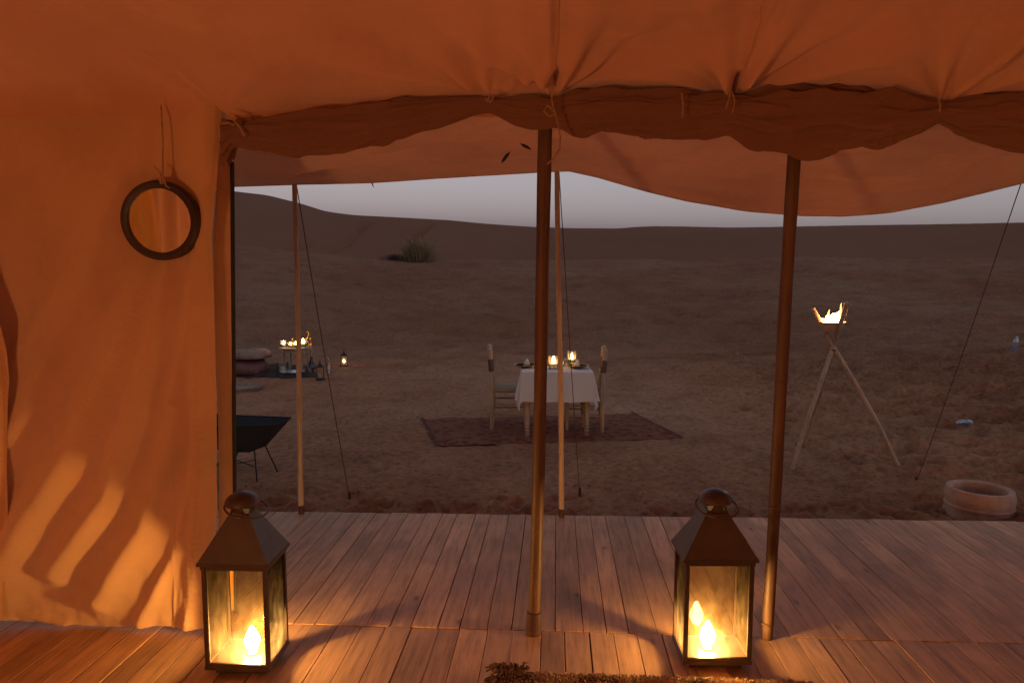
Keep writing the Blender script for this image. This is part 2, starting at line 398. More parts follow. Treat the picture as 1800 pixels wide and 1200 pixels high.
def ground_z(x, y, detail=True):
    x = np.asarray(x, float); y = np.asarray(y, float)
    r_ = np.hypot(x, y) + 1e-6; th = np.arctan2(x, y)
    e1 = np.interp(th, *T1); e2 = np.interp(th, *T2)
    R1, R2 = 38.0, 88.0
    z1 = CAM_H + R1*e1; z2 = CAM_H + R2*e2
    t = np.clip((r_-15)/(R1-15), 0, 1); a = -0.15 + (z1+0.15)*(t*t*(3-2*t)*0.35 + t*0.65*sstep(0, 0.25, t))
    dip = z1 - 2.2*sstep(R1-1, R1+9, r_)
    far = dip + (z2-dip)*(sstep(50, R2+6, r_)/sstep(50, R2+6, np.array(R2)))
    z = np.where(r_ < R1, a, np.where(r_ < R2, far, z2 - (r_-R2)*0.25))
    z = np.where(r_ > R2, np.maximum(z, -6 + 0*z), z)
    z = z + 0.42*sstep(3.5, 8.5, x)*sstep(4.5, 10, r_)*(1-sstep(14, 30, r_))
    if detail:
        env = sstep(4.3, 5.2, r_)
        right = sstep(1.6, 3.8, x)*(1-sstep(12, 20, r_))
        slope = sstep(14, 18, r_)*(1-sstep(30, 60, r_))
        z = z + env*(0.018*fbm(x*1.6, y*1.6, 5, 4) + 0.02*fbm(x*5, y*5, 15, 3, 0.6)*(1-sstep(20, 40, r_)))
        rip = 1-2*np.abs(fbm(x*1.5+0.3*y, y*3.2, 31, 3, 0.55))
        z = z + right*env*(0.11*rip - 0.04)
        z = z + slope*(0.16*fbm(x*0.45, y*0.6, 41, 4, 0.6) + 0.05*np.abs(fbm(x*1.8, y*1.8, 51, 3)))
        z = z + sstep(50, 70, r_)*(1-sstep(R2-8, R2, r_))*0.30*fbm(x*0.06, y*0.06, 61, 2)
        z = z + 0.015*sstep(0.35, 0.1, np.abs(y-4.85))*sstep(-2.0, -0.8, x)*(0.5+fbm(x*3.5, y*4, 71, 3))
    return z
def footprints(x, y, z):
    for (fx, fy, an, dp) in FOOT:
        msk = (np.abs(x-fx) < 0.35) & (np.abs(y-fy) < 0.35)
        if not msk.any(): continue
        dx = x[msk]-fx; dy = y[msk]-fy; c, s_ = math.cos(an), math.sin(an)
        q = np.sqrt(((dx*c+dy*s_)/0.15)**2 + ((-dx*s_+dy*c)/0.075)**2)
        z[msk] += -dp*np.exp(-q**4) + dp*0.55*np.exp(-((q-1.45)/0.38)**2)
    return z
th = np.concatenate([np.linspace(-PI, R(-31), 36, endpoint=False), np.linspace(R(-31), R(39), 780, endpoint=False), np.linspace(R(39), PI, 34, endpoint=False)])
rr = np.concatenate([np.linspace(0.02, 4.2, 7, endpoint=False), np.geomspace(4.2, 130, 660, endpoint=False), np.geomspace(130, 4000, 16)])
RR, TH = np.meshgrid(rr, th, indexing='ij')
GX = RR*np.sin(TH); GY = RR*np.cos(TH)
GZ = footprints(GX, GY, ground_z(GX, GY))
GZ[:4] = -0.15
_q = random.Random(21)
for trail in ([(575, 444), (612, 428), (632, 405), (645, 392)], [(724, 428), (738, 408), (757, 392)], [(452, 452), (500, 440), (540, 428)]):   # footprint trails climbing the dune
    for k in range(46):
        t_ = k/45*(len(trail)-1); i_ = min(int(t_), len(trail)-2); f_ = t_-i_
        d = ray(trail[i_][0]*(1-f_)+trail[i_+1][0]*f_+_q.uniform(-2, 2), trail[i_][1]*(1-f_)+trail[i_+1][1]*f_)
        th_ = math.atan2(d.x, d.y); el_ = d.z/math.hypot(d.x, d.y)
        R_ = np.linspace(52, 87, 200); zz_ = ground_z(R_*math.sin(th_), R_*math.cos(th_), False)
        j_ = int(np.argmin(np.abs(CAM_H+R_*el_-zz_))); fx_, fy_ = R_[j_]*math.sin(th_), R_[j_]*math.cos(th_)
        m_ = (np.abs(GX-fx_) < 2) & (np.abs(GY-fy_) < 2)
        GZ[m_] -= 0.16*np.exp(-((GX[m_]-fx_)**2+(GY[m_]-fy_)**2)/0.30)
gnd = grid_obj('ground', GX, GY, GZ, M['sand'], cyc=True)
tag(gnd, 'brown desert sand with footprints rising to smooth dunes', None, None, 'structure')
def gz(x, y): return float(ground_z(np.array([x]), np.array([y]), False)[0])
def gp(px, py):      # where a sight line meets the sand
    d = ray(px, py); t = 3.0
    while t < 200:
        q = Vector((0, 0, CAM_H))+d*t
        if q.z < gz(q.x, q.y): break
        t += 0.01 if t < 30 else 0.2
    return Vector((q.x, q.y, gz(q.x, q.y)))

# ------------------------------------------------------------------ deck
deck = tag(bpy.data.objects.new('deck', None), 'raised deck of narrow worn wooden boards', None, None, 'structure'); col.objects.link(deck)
rd = random.Random(5)
def deck_edge(x): return 4.455+0.026*x
def plank_row(x0, x1, y0f, y1f, kind=None):
    x = x0; n = 0; big = MB()
    while x < x1:
        w = rd.choice((0.105, 0.112, 0.118, 0.125, 0.10))
        ya, yb = y0f(x+w/2), y1f(x+w/2) + rd.uniform(-0.006, 0.006)
        L = yb-ya-0.004; gap = rd.choice((0.0015, 0.002, 0.003, 0.005))
        mb = MB() if kind is None else big
        dz = rd.uniform(-0.004, 0.0); tl = rd.uniform(-0.012, 0.012)
        rot = Matrix.Rotation(tl, 3, 'Y') @ Matrix.Rotation(rd.uniform(-0.0016, 0.0016), 3, 'Z')
        c = (x+w/2, (ya+yb)/2, -0.016+dz)
        if kind is None:
            mb.box((0, 0, 0), (w-gap, L, 0.032), rot, bev=0.0018)
            o = mb.build('plank', M['deck'], deck, smooth=False); o.location = c
        else: mb.box(c, (w-gap, L, 0.032), rot)
        x += w
    if kind is not None:
        o = big.build('plank', M['deck'], deck, smooth=False); o['kind'] = 'stuff'
jt = lambda x: 2.955+0.012*x
plank_row(-3.0, 4.6, jt, deck_edge)
plank_row(-2.74, 4.0, lambda x: 0.9, jt)
plank_row(-2.62, 4.0, lambda x: -4.6, lambda x: 0.9, 'stuff')
for yy in (4.36, 3.7, 3.0, 2.0, 0.9, -1.5, -4.4):
    MB().box((0.8, yy + (0.0 if yy < 4 else -0.02), -0.092), (7.6, 0.07, 0.10), Matrix.Rotation(0.026 if yy > 4 else 0.0, 3, 'Z')).build('joist', M['deck'], deck, smooth=False)

# ------------------------------------------------------------------ tent
tent = thing('canvas_tent', (-1.5, 2.9, 0), 'large orange lit canvas tent with open front, rolled flap and awning', 'tent')
YW = 2.90
XL, XR, YB = -2.66, 3.75, -4.4
def pxtab(pts, y):
    q = [on_y(a, b, y) for a, b in pts]; return np.array([v.x for v in q]), np.array([v.z for v in q])
# front wall, left of the opening -------------------------------------------
def ridge(X, Z, pts, w0, w1, amp, y=YW):
    P = [on_y(a, b, y) for a, b in pts]; P = np.array([(p.x, p.z) for p in P])
    seg = np.hypot(*np.diff(P, axis=0).T); cum = np.concatenate([[0], np.cumsum(seg)]); tt = np.linspace(0, cum[-1], 60)
    cx = np.interp(tt, cum, P[:, 0]); cz = np.interp(tt, cum, P[:, 1])
    best = np.full(X.shape, 1e9); bt = np.zeros(X.shape)
    for i in range(60):
        d = (X-cx[i])**2+(Z-cz[i])**2; m_ = d < best; best = np.where(m_, d, best); bt = np.where(m_, i/59, bt)
    w = w0+(w1-w0)*bt; env = np.sin(np.clip(bt, 0.0, 1)*PI*0.5+0.15)**0.7
    return amp*env*np.exp(-best/(w*w))
xj, zj = pxtab([(372, 1110), (388, 900), (386, 700), (380, 560), (376, 420), (385, 300), (392, 215)], YW)
us = np.linspace(0, 1, 300); zs = np.linspace(0, 1, 360)
U, V = np.meshgrid(us, zs)
ZT = 2.42
xe = np.interp(V*ZT, zj, xj)
X = XL + (xe-XL)*U; hem = 0.012 + 0.035*(1-sstep(0.0, 0.25, U)) + 0.008*np.sin(U*9)
Z = hem + (ZT-hem)*V
Yw = np.full(X.shape, YW) - 0.05*(1-V)**3
D = np.zeros(X.shape)
# ridges come towards the room (negative y); fan of slack folds dropping from the mirror and the jamb
D += ridge(X, Z, [(262, 500), (215, 640), (150, 780), (60, 930), (0, 1020)], 0.07, 0.13, 0.13)
D += ridge(X, Z, [(285, 600), (255, 740), (200, 870), (120, 990)], 0.045, 0.075, 0.085)
D += ridge(X, Z, [(325, 690), (305, 800), (262, 920), (190, 1040)], 0.04, 0.065, 0.065)
D += ridge(X, Z, [(352, 720), (345, 840), (320, 960), (262, 1080)], 0.018, 0.035, 0.028)
D += ridge(X, Z, [(360, 460), (350, 640), (362, 800), (352, 960), (345, 1090)], 0.03, 0.04, 0.035)
D += ridge(X, Z, [(180, 420), (120, 600), (40, 760), (-10, 840)], 0.09, 0.13, 0.08)
D += ridge(X, Z, [(310, 790), (312, 900), (316, 1000), (318, 1105)], 0.006, 0.006, 0.008)
D += ridge(X, Z, [(0, 1062), (60, 1068), (130, 1085)], 0.02, 0.02, 0.02)
D += ridge(X, Z, [(330, 330), (300, 470), (272, 640), (225, 800)], 0.035, 0.06, 0.05)
D += ridge(X, Z, [(372, 330), (352, 480), (330, 600), (310, 700)], 0.025, 0.035, 0.035)
D += ridge(X, Z, [(230, 300), (170, 420), (90, 560), (20, 660)], 0.05, 0.08, 0.05)
D += ridge(X, Z, [(140, 560), (90, 680), (30, 800)], 0.04, 0.06, 0.04)
D += 0.020*fbm(X*2.2+Z*1.1, Z*0.8, 3, 3)*(0.4+sstep(2.2, 0.5, Z)) + 0.004*fbm(X*9+Z*3, Z*5, 8, 3)*sstep(2.0, 0.6, Z)
D += 0.010*fbm(X*26, Z*7, 9, 2)*sstep(0.10, 0.03, np.abs(X-on_y(330, 950, YW).x))*sstep(1.2, 0.4, Z)
D += 0.012*fbm(X*14, Z*10, 12, 2)*sstep(0.2, 0.0, Z)
D += 0.022*np.abs(fbm(X*3.4+Z*1.9, Z*1.3-X*0.8, 15, 3))*sstep(1.9, 0.4, Z)
Yw = Yw - D
Yw = Yw - 0.03*sstep(0.86, 0.97, U)*sstep(0, 0.3, V) + 0.02*sstep(0.985, 1.0, U)
fwall = grid_obj('front_wall', X, Yw, Z, M['canvas'], tent)
# jamb: hem of the opening, folded outward
xa, za = pxtab([(389, 1010), (392, 860), (389, 700), (383, 560), (382, 420), (388, 300), (393, 215)], 2.96)
u2 = np.linspace(0, 1, 24); U, V = np.meshgrid(u2, np.linspace(0, 1, 260))
Z = 0.02 + 2.30*V; x0 = np.interp(Z, za, xa); x1 = np.interp(Z, *[a for a in pxtab([(409, 1010), (409, 860), (407, 600), (404, 335), (402, 215)], 3.0)][::-1])
X = x0 + (x1-x0)*U - 0.02*(1-U); Yj = 2.965 + 0.06*U - 0.012*np.sin(U*PI) + 0.006*fbm(X*8, Z*4, 22, 3)
grid_obj('jamb_hem', X, Yj, Z, M['canvas'], tent)
pa, pb = on_y(408.5, 333, 3.02), on_y(413.5, 1000, 3.02)
pb = pa + (pb-pa)*((0.0-pa.z)/(pb.z-pa.z)); pt = pa + (pa-pb)*0.06
MB().tube([pb, pa, pt], 0.009, 10).build('edge_rod', M['black'], tent, world=True)

# left side wall with drapes (seen in the mirror and at the picture's left edge)
us = np.linspace(0, 1, 260); zs = np.linspace(0, 1, 90); U, V = np.meshgrid(us, zs)
Ys = YB + (YW-0.03-YB)*U; Z = 0.02 + 2.40*V
X = XL + 0.04*fbm(Ys*3.2+Z*0.25, Z*0.35, 77, 3) + 0.028*(np.sin(Ys*22+Z*2.5+2*vn(Ys*1.5, Z, 7))*(0.6+vn(Ys*2, Z, 5))) + 0.02*(1-V)
grid_obj('side_wall', X, Ys, Z, M['canvas'], tent)
us = np.linspace(0, 1, 120); U, V = np.meshgrid(us, zs)
Ys = YB + (YW+0.0-YB)*U; Z = 0.02 + 2.40*V
grid_obj('side_wall', XR + 0.03*fbm(Ys*3.2, Z*0.35, 78, 3), Ys, Z, M['canvas'], tent)
Xb = XL + (XR-XL)*U
grid_obj('back_wall', Xb, YB+0.03*fbm(Xb*3.2, Z*0.35, 79, 3), Z, M['canvas'], tent)
# end gables
ZR, YR = 3.85, -0.75
for xx in (XL, XR):
    U2, V2 = np.meshgrid(np.linspace(0, 1, 30), np.linspace(0, 1, 12))
    Yg = YB + (YW-YB)*U2; top = np.where(Yg > YR, 2.42+(ZR-2.42)*(YW-Yg)/(YW-YR), 2.42+(ZR-2.42)*(Yg-YB)/(YR-YB))
    grid_obj('gable', np.full(Yg.shape, xx), Yg, 2.40+(top-2.40)*V2, M['canvas_roof'], tent)
# golden pleated curtain, added on the side wall to brighten the mirror's reflection
M['gold_canvas'] = cloth('added_gold_curtain', (0.88, 0.66, 0.34), trans=0.05, wrinkle=0.4)
U, V = np.meshgrid(np.linspace(0, 1, 200), np.linspace(0, 1, 60))
Zc = 0.05 + 2.25*V; Yq = 1.00 + 0.50*U + 0.10*(V-0.8)
grid_obj('added_curtain', XL + 0.10 + 0.030*np.sin(U*44+2.0*np.sin(V*2.2)+3*vn(U*3, V*2, 8)) + 0.012*np.sin(U*97+V*3), Yq, Zc, M['gold_canvas'], tent)
# loose curtain edge hanging at the far left
U, V = np.meshgrid(np.linspace(0, 1, 30), np.linspace(0, 1, 160))
xc, zc = pxtab([(2, 1075), (8, 1000), (12, 900), (10, 820), (13, 700), (16, 668), (12, 620), (-2, 560), (-25, 500), (-60, 380)], 2.76)
Z = 0.07 + 1.75*V; xr = np.interp(Z, zc, xc)
Xc = xr - 0.20*(1-U) ; Yc = 2.735 + 0.02*U + 0.012*np.sin(U*14+Z*1.0) + 0.01*np.sin(U*PI)
grid_obj('curtain_edge', np.maximum(Xc, XL+0.015), Yc, Z, M['canvas'], tent)

# roof ------------------------------------------------------------------------
xe_, ze_ = pxtab([(-300, 205), (300, 205), (400, 200), (470, 196), (560, 186), (640, 182), (750, 175), (850, 173), (975, 168), (1080, 158), (1200, 160), (1285, 160), (1400, 156), (1520, 158), (1600, 163), (1650, 176), (1800, 172), (2400, 170)], YW)
ties = [(on_y(975, 168, YW).x, 1.0), (on_y(1285, 160, YW).x, 1.25), (on_y(1650, 176, YW).x, 0.8), (on_y(860, 172, YW).x, 0.55), (on_y(400, 200, YW).x, 0.3)]
U, V = np.meshgrid(np.linspace(0, 1, 620), np.linspace(0, 1, 300)**1.6)
X = XL + (XR-XL)*U; S = V*(YW-YR)
Yr = YW - S; zev = np.interp(X, xe_, ze_)
Z = zev*(1-V) + ZR*V - 0.10*np.sin(V*PI)
B = np.zeros(X.shape)
for i, (xt, am) in enumerate(ties):
    dx = X-xt; rho = np.hypot(dx, S)+1e-4; phi = np.arctan2(dx, S+1e-4)
    fan = np.cos(phi*(7+i) + 0.6*i) * 0.5 + 0.5*np.cos(phi*13+1.3*i)
    B += am*0.062*fan*np.exp(-rho/0.75)*sstep(0.0, 0.16, S)*(0.35+0.65*np.cos(phi))
    B -= am*0.085*np.exp(-np.abs(dx+0.02*np.sin(S*3+i))/(0.035+0.06*S))*np.exp(-S/3.0)*(1 if i < 3 else 0.3)*(0.2+0.8*sstep(0, 0.3, S))
for k in range(3):   # stitched seams run up the slope
    xt = ties[k][0]; B -= 0.006*np.exp(-((X-xt-0.03)/0.008)**2)
B += 0.17*(1-np.exp(-S/0.12))*np.exp(-S/1.6)*sstep(-1.2, -1.75, X)
B += 0.03*fbm(X*1.3, S*0.8, 91, 4) + 0.010*np.sin(X*2.1+0.6)*V
scal = 0
for i in range(len(ties)): pass
Z = Z + B + 0.05*sstep(0, 0.6, S)*0
rowX, rowZ = X[0].copy(), Z[0].copy()
for (pa_, pb_) in (((975, 168), 0.02), ((1285, 160), -0.05), ((1650, 176), 0.10)):
    j0 = on_y(pa_[0], pa_[1], YW).x; sp_ = []
    for i in range(0, 220, 3):
        xx = j0+pb_*S[i, 0]; j = int(np.argmin(np.abs(X[i]-xx))); sp_.append((X[i, j], Yr[i, j], Z[i, j]+0.001))
    MB().tube(sp_, 0.0045, 6).build('seam', M['canvas_roof'], tent, world=True)
grid_obj('roof', X, Yr, Z, M['canvas_roof'], tent)
U, V = np.meshgrid(np.linspace(0, 1, 60), np.linspace(0, 1, 40))
X = XL + (XR-XL)*U; Yb_ = YR + (YB-YR)*V
grid_obj('roof', X, Yb_, ZR + (2.42-ZR)*V - 0.1*np.sin(V*PI) + 0.03*fbm(X*1.3, Yb_, 95, 3), M['canvas_roof'], tent)
# header: skirt dropping behind the rolled flap from the eave
U, V = np.meshgrid(np.linspace(0, 1, 420), np.linspace(0, 1, 24))
X = on_y(396, 200, YW).x + (XR-on_y(396, 200, YW).x)*U; zev = np.interp(X, rowX, rowZ)
grid_obj('header', X, YW + (0.012 + 0.018*fbm(X*5, V*3, 97, 3) + 0.02)*V, zev - 0.06*V, M['canvas_roof'], tent)

# awning ----------------------------------------------------------------------
xo, zo = pxtab([(-500, 340), (200, 338), (385, 334), (410, 329), (520, 325), (650, 322), (800, 312), (950, 303), (1000, 301), (1050, 312), (1130, 337), (1200, 356), (1300, 374), (1400, 382), (1470, 383), (1550, 377), (1640, 360), (1700, 346), (1800, 322), (1900, 300), (1960, 296), (2100, 320), (2600, 330)], 4.42)
U, V = np.meshgrid(np.linspace(0, 1, 560), np.linspace(0, 1, 130))
X = -2.9 + (5.6+2.9)*U
zi = 2.36 + 0*X; z_o = np.interp(X, xo, zo)
Ya = 2.93 + (4.42-2.93)*V
Z = zi*(1-V) + z_o*V - 0.03*np.sin(V*PI)
Ya = Ya - 0.10*sstep(0.85, 1.0, V)*sstep(2.22, 2.0, z_o)
Z += 0.11*np.abs(fbm(X*0.55+V*0.8, V*6.5, 101, 3, 0.6))*sstep(0.05, 0.3, V)*(1-sstep(0.8, 1, V))
Z += 0.008*fbm(X*6, V*9, 105, 3)*(1-0.8*V)
cr_ = 2.36 - 0  # soft diagonal crease over the left bay
xa_ = on_y(410, 300, 3.6).x; xb_ = on_y(900, 215, 3.2).x
Z -= 0.05*np.exp(-((V - (0.75 - 0.62*np.clip((X-xa_)/(xb_-xa_), 0, 1)))/0.06)**2)*sstep(0.3, 0.0, X)
aw = grid_obj('awning', X, Ya, Z, M['canvas_awning'], tent)
AWE = (X[-1], Ya[-1], Z[-1])
hemb = MB(); hemb.tube([(AWE[0][i], AWE[1][i], AWE[2][i]+0.004) for i in range(0, 560, 4)], 0.0065, 6)
hemb.build('awning_hem', M['canvas_awning'], aw).location = (0, 0, 0)
aw.children[0].data.transform(Matrix.Translation(-Vector(tent.location)))
for (px, py, s_, an) in ((889, 277, 0.034, 0.9), (924, 258, 0.030, -0.5)):
    c = on_y(px, py, 3.06)
    mb = MB(); prof = [(-1, 0), (-0.4, 0.22), (0.3, 0.26), (1, 0), (0.4, -0.16), (-0.3, -0.2)]
    ca, sa = math.cos(an), math.sin(an)
    vs_ = [(c.x+(a*ca-b*sa)*s_, c.y-0.002*k, c.z+(a*sa+b*ca)*s_) for k in (0, 1) for a, b in prof]
    mb.add(vs_, [(0, 1, 2, 3, 4, 5), (11, 10, 9, 8, 7, 6)]+[(i, (i+1) % 6, (i+1) % 6+6, i+6) for i in range(6)])
    mb.build('tear', M['black'], tent, world=True, smooth=False)
# torn thread on the left edge of the awning
c = on_y(654, 322, 4.40); MB().tube([c, c+Vector((0.004, 0, -0.012)), c+Vector((0.012, 0, -0.03))], [0.006, 0.004, 0.001], 6).build('loose_thread', M['canvas_awning'], tent, world=True)

# rolled flap -----------------------------------------------------------------
tp = [(396, 205, 300), (412, 210, 262), (450, 208, 262), (520, 200, 276), (600, 192, 272), (680, 183, 252), (760, 177, 225), (830, 173, 203), (862, 172, 200), (900, 174, 222), (940, 172, 232), (975, 172, 228), (1010, 160, 238), (1080, 152, 240), (1160, 156, 238), (1240, 158, 240), (1283, 160, 232), (1330, 158, 252), (1400, 152, 264), (1480, 152, 264), (1560, 160, 258), (1620, 168, 238), (1652, 176, 218), (1690, 172, 238), (1760, 168, 252), (1850, 168, 268), (2000, 170, 240), (2200, 172, 260)]
yr0 = 2.83
cx = []; cz = []; cr = []
for (px, t_, b_) in tp:
    a = on_y(px, t_, yr0); b = on_y(px, b_, yr0); cx.append(a.x); cz.append((a.z+b.z)/2); cr.append((a.z-b.z)/2)
nx = 1300; xs = np.linspace(cx[0], min(cx[-1], XR), nx)
def smooth(a, k=9):
    w = np.hanning(k+2)[1:-1]; w /= w.sum(); return np.convolve(np.pad(a, k//2, mode='edge'), w, 'valid')
cZ = smooth(np.interp(xs, cx, cz), 15); cR = smooth(np.interp(xs, cx, cr), 15)
na = 120; A = np.linspace(0, 2*PI, na, endpoint=False)
XX, AA = np.meshgrid(xs, A, indexing='ij'); RRo = cR[:, None]*np.ones_like(AA); ZZc = cZ[:, None]*np.ones_like(AA)
tw = AA + XX*1.1
wr = 0.60*np.abs(fbm(XX*3.4+AA*0.8, AA*1.5-XX*1.8, 141, 3, 0.5)) + 0.45*np.abs(fbm(XX*1.7-AA*0.9, AA*2.3+XX*1.1, 143, 3)) - 0.30 + 0.12*fbm(XX*1.6, np.sin(tw)*1.3+2, 131, 3)+0.30*fbm(XX*1.2+np.cos(tw)*1.1, np.sin(tw)*2.2, 133, 3, 0.6) + 0.20*np.abs(fbm(XX*2.2+np.cos(tw)*2, np.sin(tw)*4, 137, 3)) + 0.16*np.abs(fbm(XX*1.3+AA*0.6, AA*2.4-XX*1.5, 139, 3))
lay = 0.14*sstep(0.0, 0.5, np.mod(tw*0.5/PI+0.15*np.sin(XX*2.2), 1.0))   # overlapping edge of the roll
pin = np.zeros_like(xs)
for (px, w_) in ((412, 0.05), (861, 0.05), (975, 0.04), (1284, 0.05), (1652, 0.05)):
    pin += np.exp(-np.abs(xs-on_y(px, 200, yr0).x)/w_)
pin = pin[:, None]
gather = 0.10*np.sin(AA*9+XX*4)*pin
rad = RRo*(1.0+wr-lay+gather)*(1-0.10*pin)
rad = np.maximum(rad, 0.012)
YY = yr0 + rad*np.cos(AA)*0.62 ; ZZ = ZZc + rad*np.sin(AA)
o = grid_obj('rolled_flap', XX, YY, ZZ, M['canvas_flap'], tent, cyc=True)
# tie cords
def cord(pts, y, name='tie_cord', r_=0.0035, mat='rope', dy=None):
    q = [on_y(a, b, y if dy is None else dy[i]) for i, (a, b) in enumerate(pts)]
    return MB().tube(q, r_, 6).build(name, M[mat], tent, world=True)
cord([(968, 165), (972, 185), (976, 200), (980, 215), (985, 240), (984, 262), (972, 280), (962, 289)], 2.72)
cord([(975, 200), (966, 205), (956, 196), (962, 186), (974, 196)], 2.72)
cord([(1284, 158), (1282, 172), (1276, 192)], 2.72); cord([(1286, 160), (1292, 178), (1287, 200)], 2.725, r_=0.0025)
cord([(1198, 165), (1201, 185), (1199, 208)], 2.73, r_=0.0035)
cord([(853, 172), (862, 180), (868, 170), (862, 165), (856, 180)], 2.75, r_=0.004)
cord([(392, 200), (410, 210), (422, 225), (430, 240)], 2.76, r_=0.0045); cord([(390, 217), (402, 216), (412, 221)], 2.77, r_=0.004)
cord([(1650, 174), (1653, 188), (1651, 198)], 2.75, r_=0.003)

# ------------------------------------------------------------------ tent and awning poles, guy ropes
def pole(name, a, b, r0, r1, mat, label, cat, foot=None):
    a = Vector(a); b = Vector(b)
    o = thing(name, a, label, cat)
    k = 16; pts = []; rad = []
    for i in range(k+1):
        t = i/k; q = a.lerp(b, t)+Vector((0.004*math.sin(t*5+a.x), 0.003*math.cos(t*4), 0)); pts.append(q); rad.append(r0+(r1-r0)*t+0.0008*math.sin(t*23))
    MB().tube(pts, rad, 18).build('shaft', M[mat], o, world=True)
    if foot: foot(o, a, b)
    return o
def collar(o, a, b):
    d = (b-a).normalized()
    MB().tube([a, a+d*0.012, a+d*0.10, a+d*0.104], [0.034, 0.036, 0.033, 0.028], 18).build('foot_sleeve', M['darkpaint'], o, world=True)
def bamboo(o, a, b):
    d = (b-a).normalized()
    for s_ in (0.07, 0.60, 1.15):
        c = a+d*s_; MB().tube([c-d*0.004, c, c+d*0.004], [0.0265, 0.0295, 0.0265], 18).build('node_ring', M['pole'], o, world=True)
b1 = on_z(938, 1112); t1 = on_y(960, 232, b1.y); t1 = t1+(t1-b1)*0.03
pole('tent_pole', b1, t1, 0.027, 0.030, 'pole', 'dark wooden tent pole standing upright at the middle of the opening', 'tent pole', collar)
b2 = on_z(1347, 1121); t2 = on_y(1397, 270, b2.y); t2 = t2+(t2-b2)*0.03
pole('tent_pole', b2, t2, 0.0245, 0.027, 'pole', 'leaning brown tent pole just right of the right-hand lantern', 'tent pole', bamboo)
def boot(o, a, b):
    d = (b-a).normalized()
    MB().tube([a, a+d*0.05, a+d*0.052], [0.020, 0.021, 0.016], 12).build('foot_sleeve', M['darkpaint'], o, world=True)
b3 = on_z(530, 901); t3 = on_y(518, 325, b3.y); b3.z = 0
pole('awning_pole', b3, t3, 0.018, 0.016, 'pole_pale', 'thin pale awning pole at the deck edge behind the left lantern', 'awning pole', boot)
b4 = on_z(987, 907); t4 = on_y(980, 300, b4.y)
pole('awning_pole', b4, t4, 0.018, 0.016, 'pole_pale', 'thin pale awning pole at the deck edge beside the middle tent pole', 'awning pole', boot)
pR = (3.95, 4.45, 0)
pole('awning_pole', pR, (3.9, 4.43, 2.20), 0.018, 0.016, 'pole_pale', 'thin pale awning pole at the right end of the deck edge', 'awning pole', boot)
def guy(top, foot, label, r_=0.0033, sag=0.03):
    foot = Vector(foot); top = Vector(top)
    o = thing('guy_rope', foot, label, 'rope')
    pts = [foot.lerp(top, i/14)+Vector((0, 0, -sag*math.sin(PI*i/14))) for i in range(15)]
    MB().tube(pts, r_, 6).build('cord', M['darkrope'], o, world=True)
    d = (foot-top).normalized()
    mb = MB(); mb.tube([foot+Vector((0, 0.0, 0.07)), foot+Vector((0, -0.01, 0.05)), foot+Vector((0.0, -0.03, -0.08))], [0.008, 0.011, 0.006], 8)
    mb.build('peg', M['peg'], o, world=True)
guy(t3+Vector((0.008, 0.01, 0)), gp(615, 880), 'dark guy rope from the left awning pole to a peg in the sand')
guy(t4+Vector((0.01, 0.01, -0.01)), gp(1019, 872), 'dark guy rope dropping from the middle awning pole past the dining table')
guy(on_y(1795, 322, 4.42), gp(1609, 852), 'slanting guy rope at the right, from the awning down towards the clay pot')

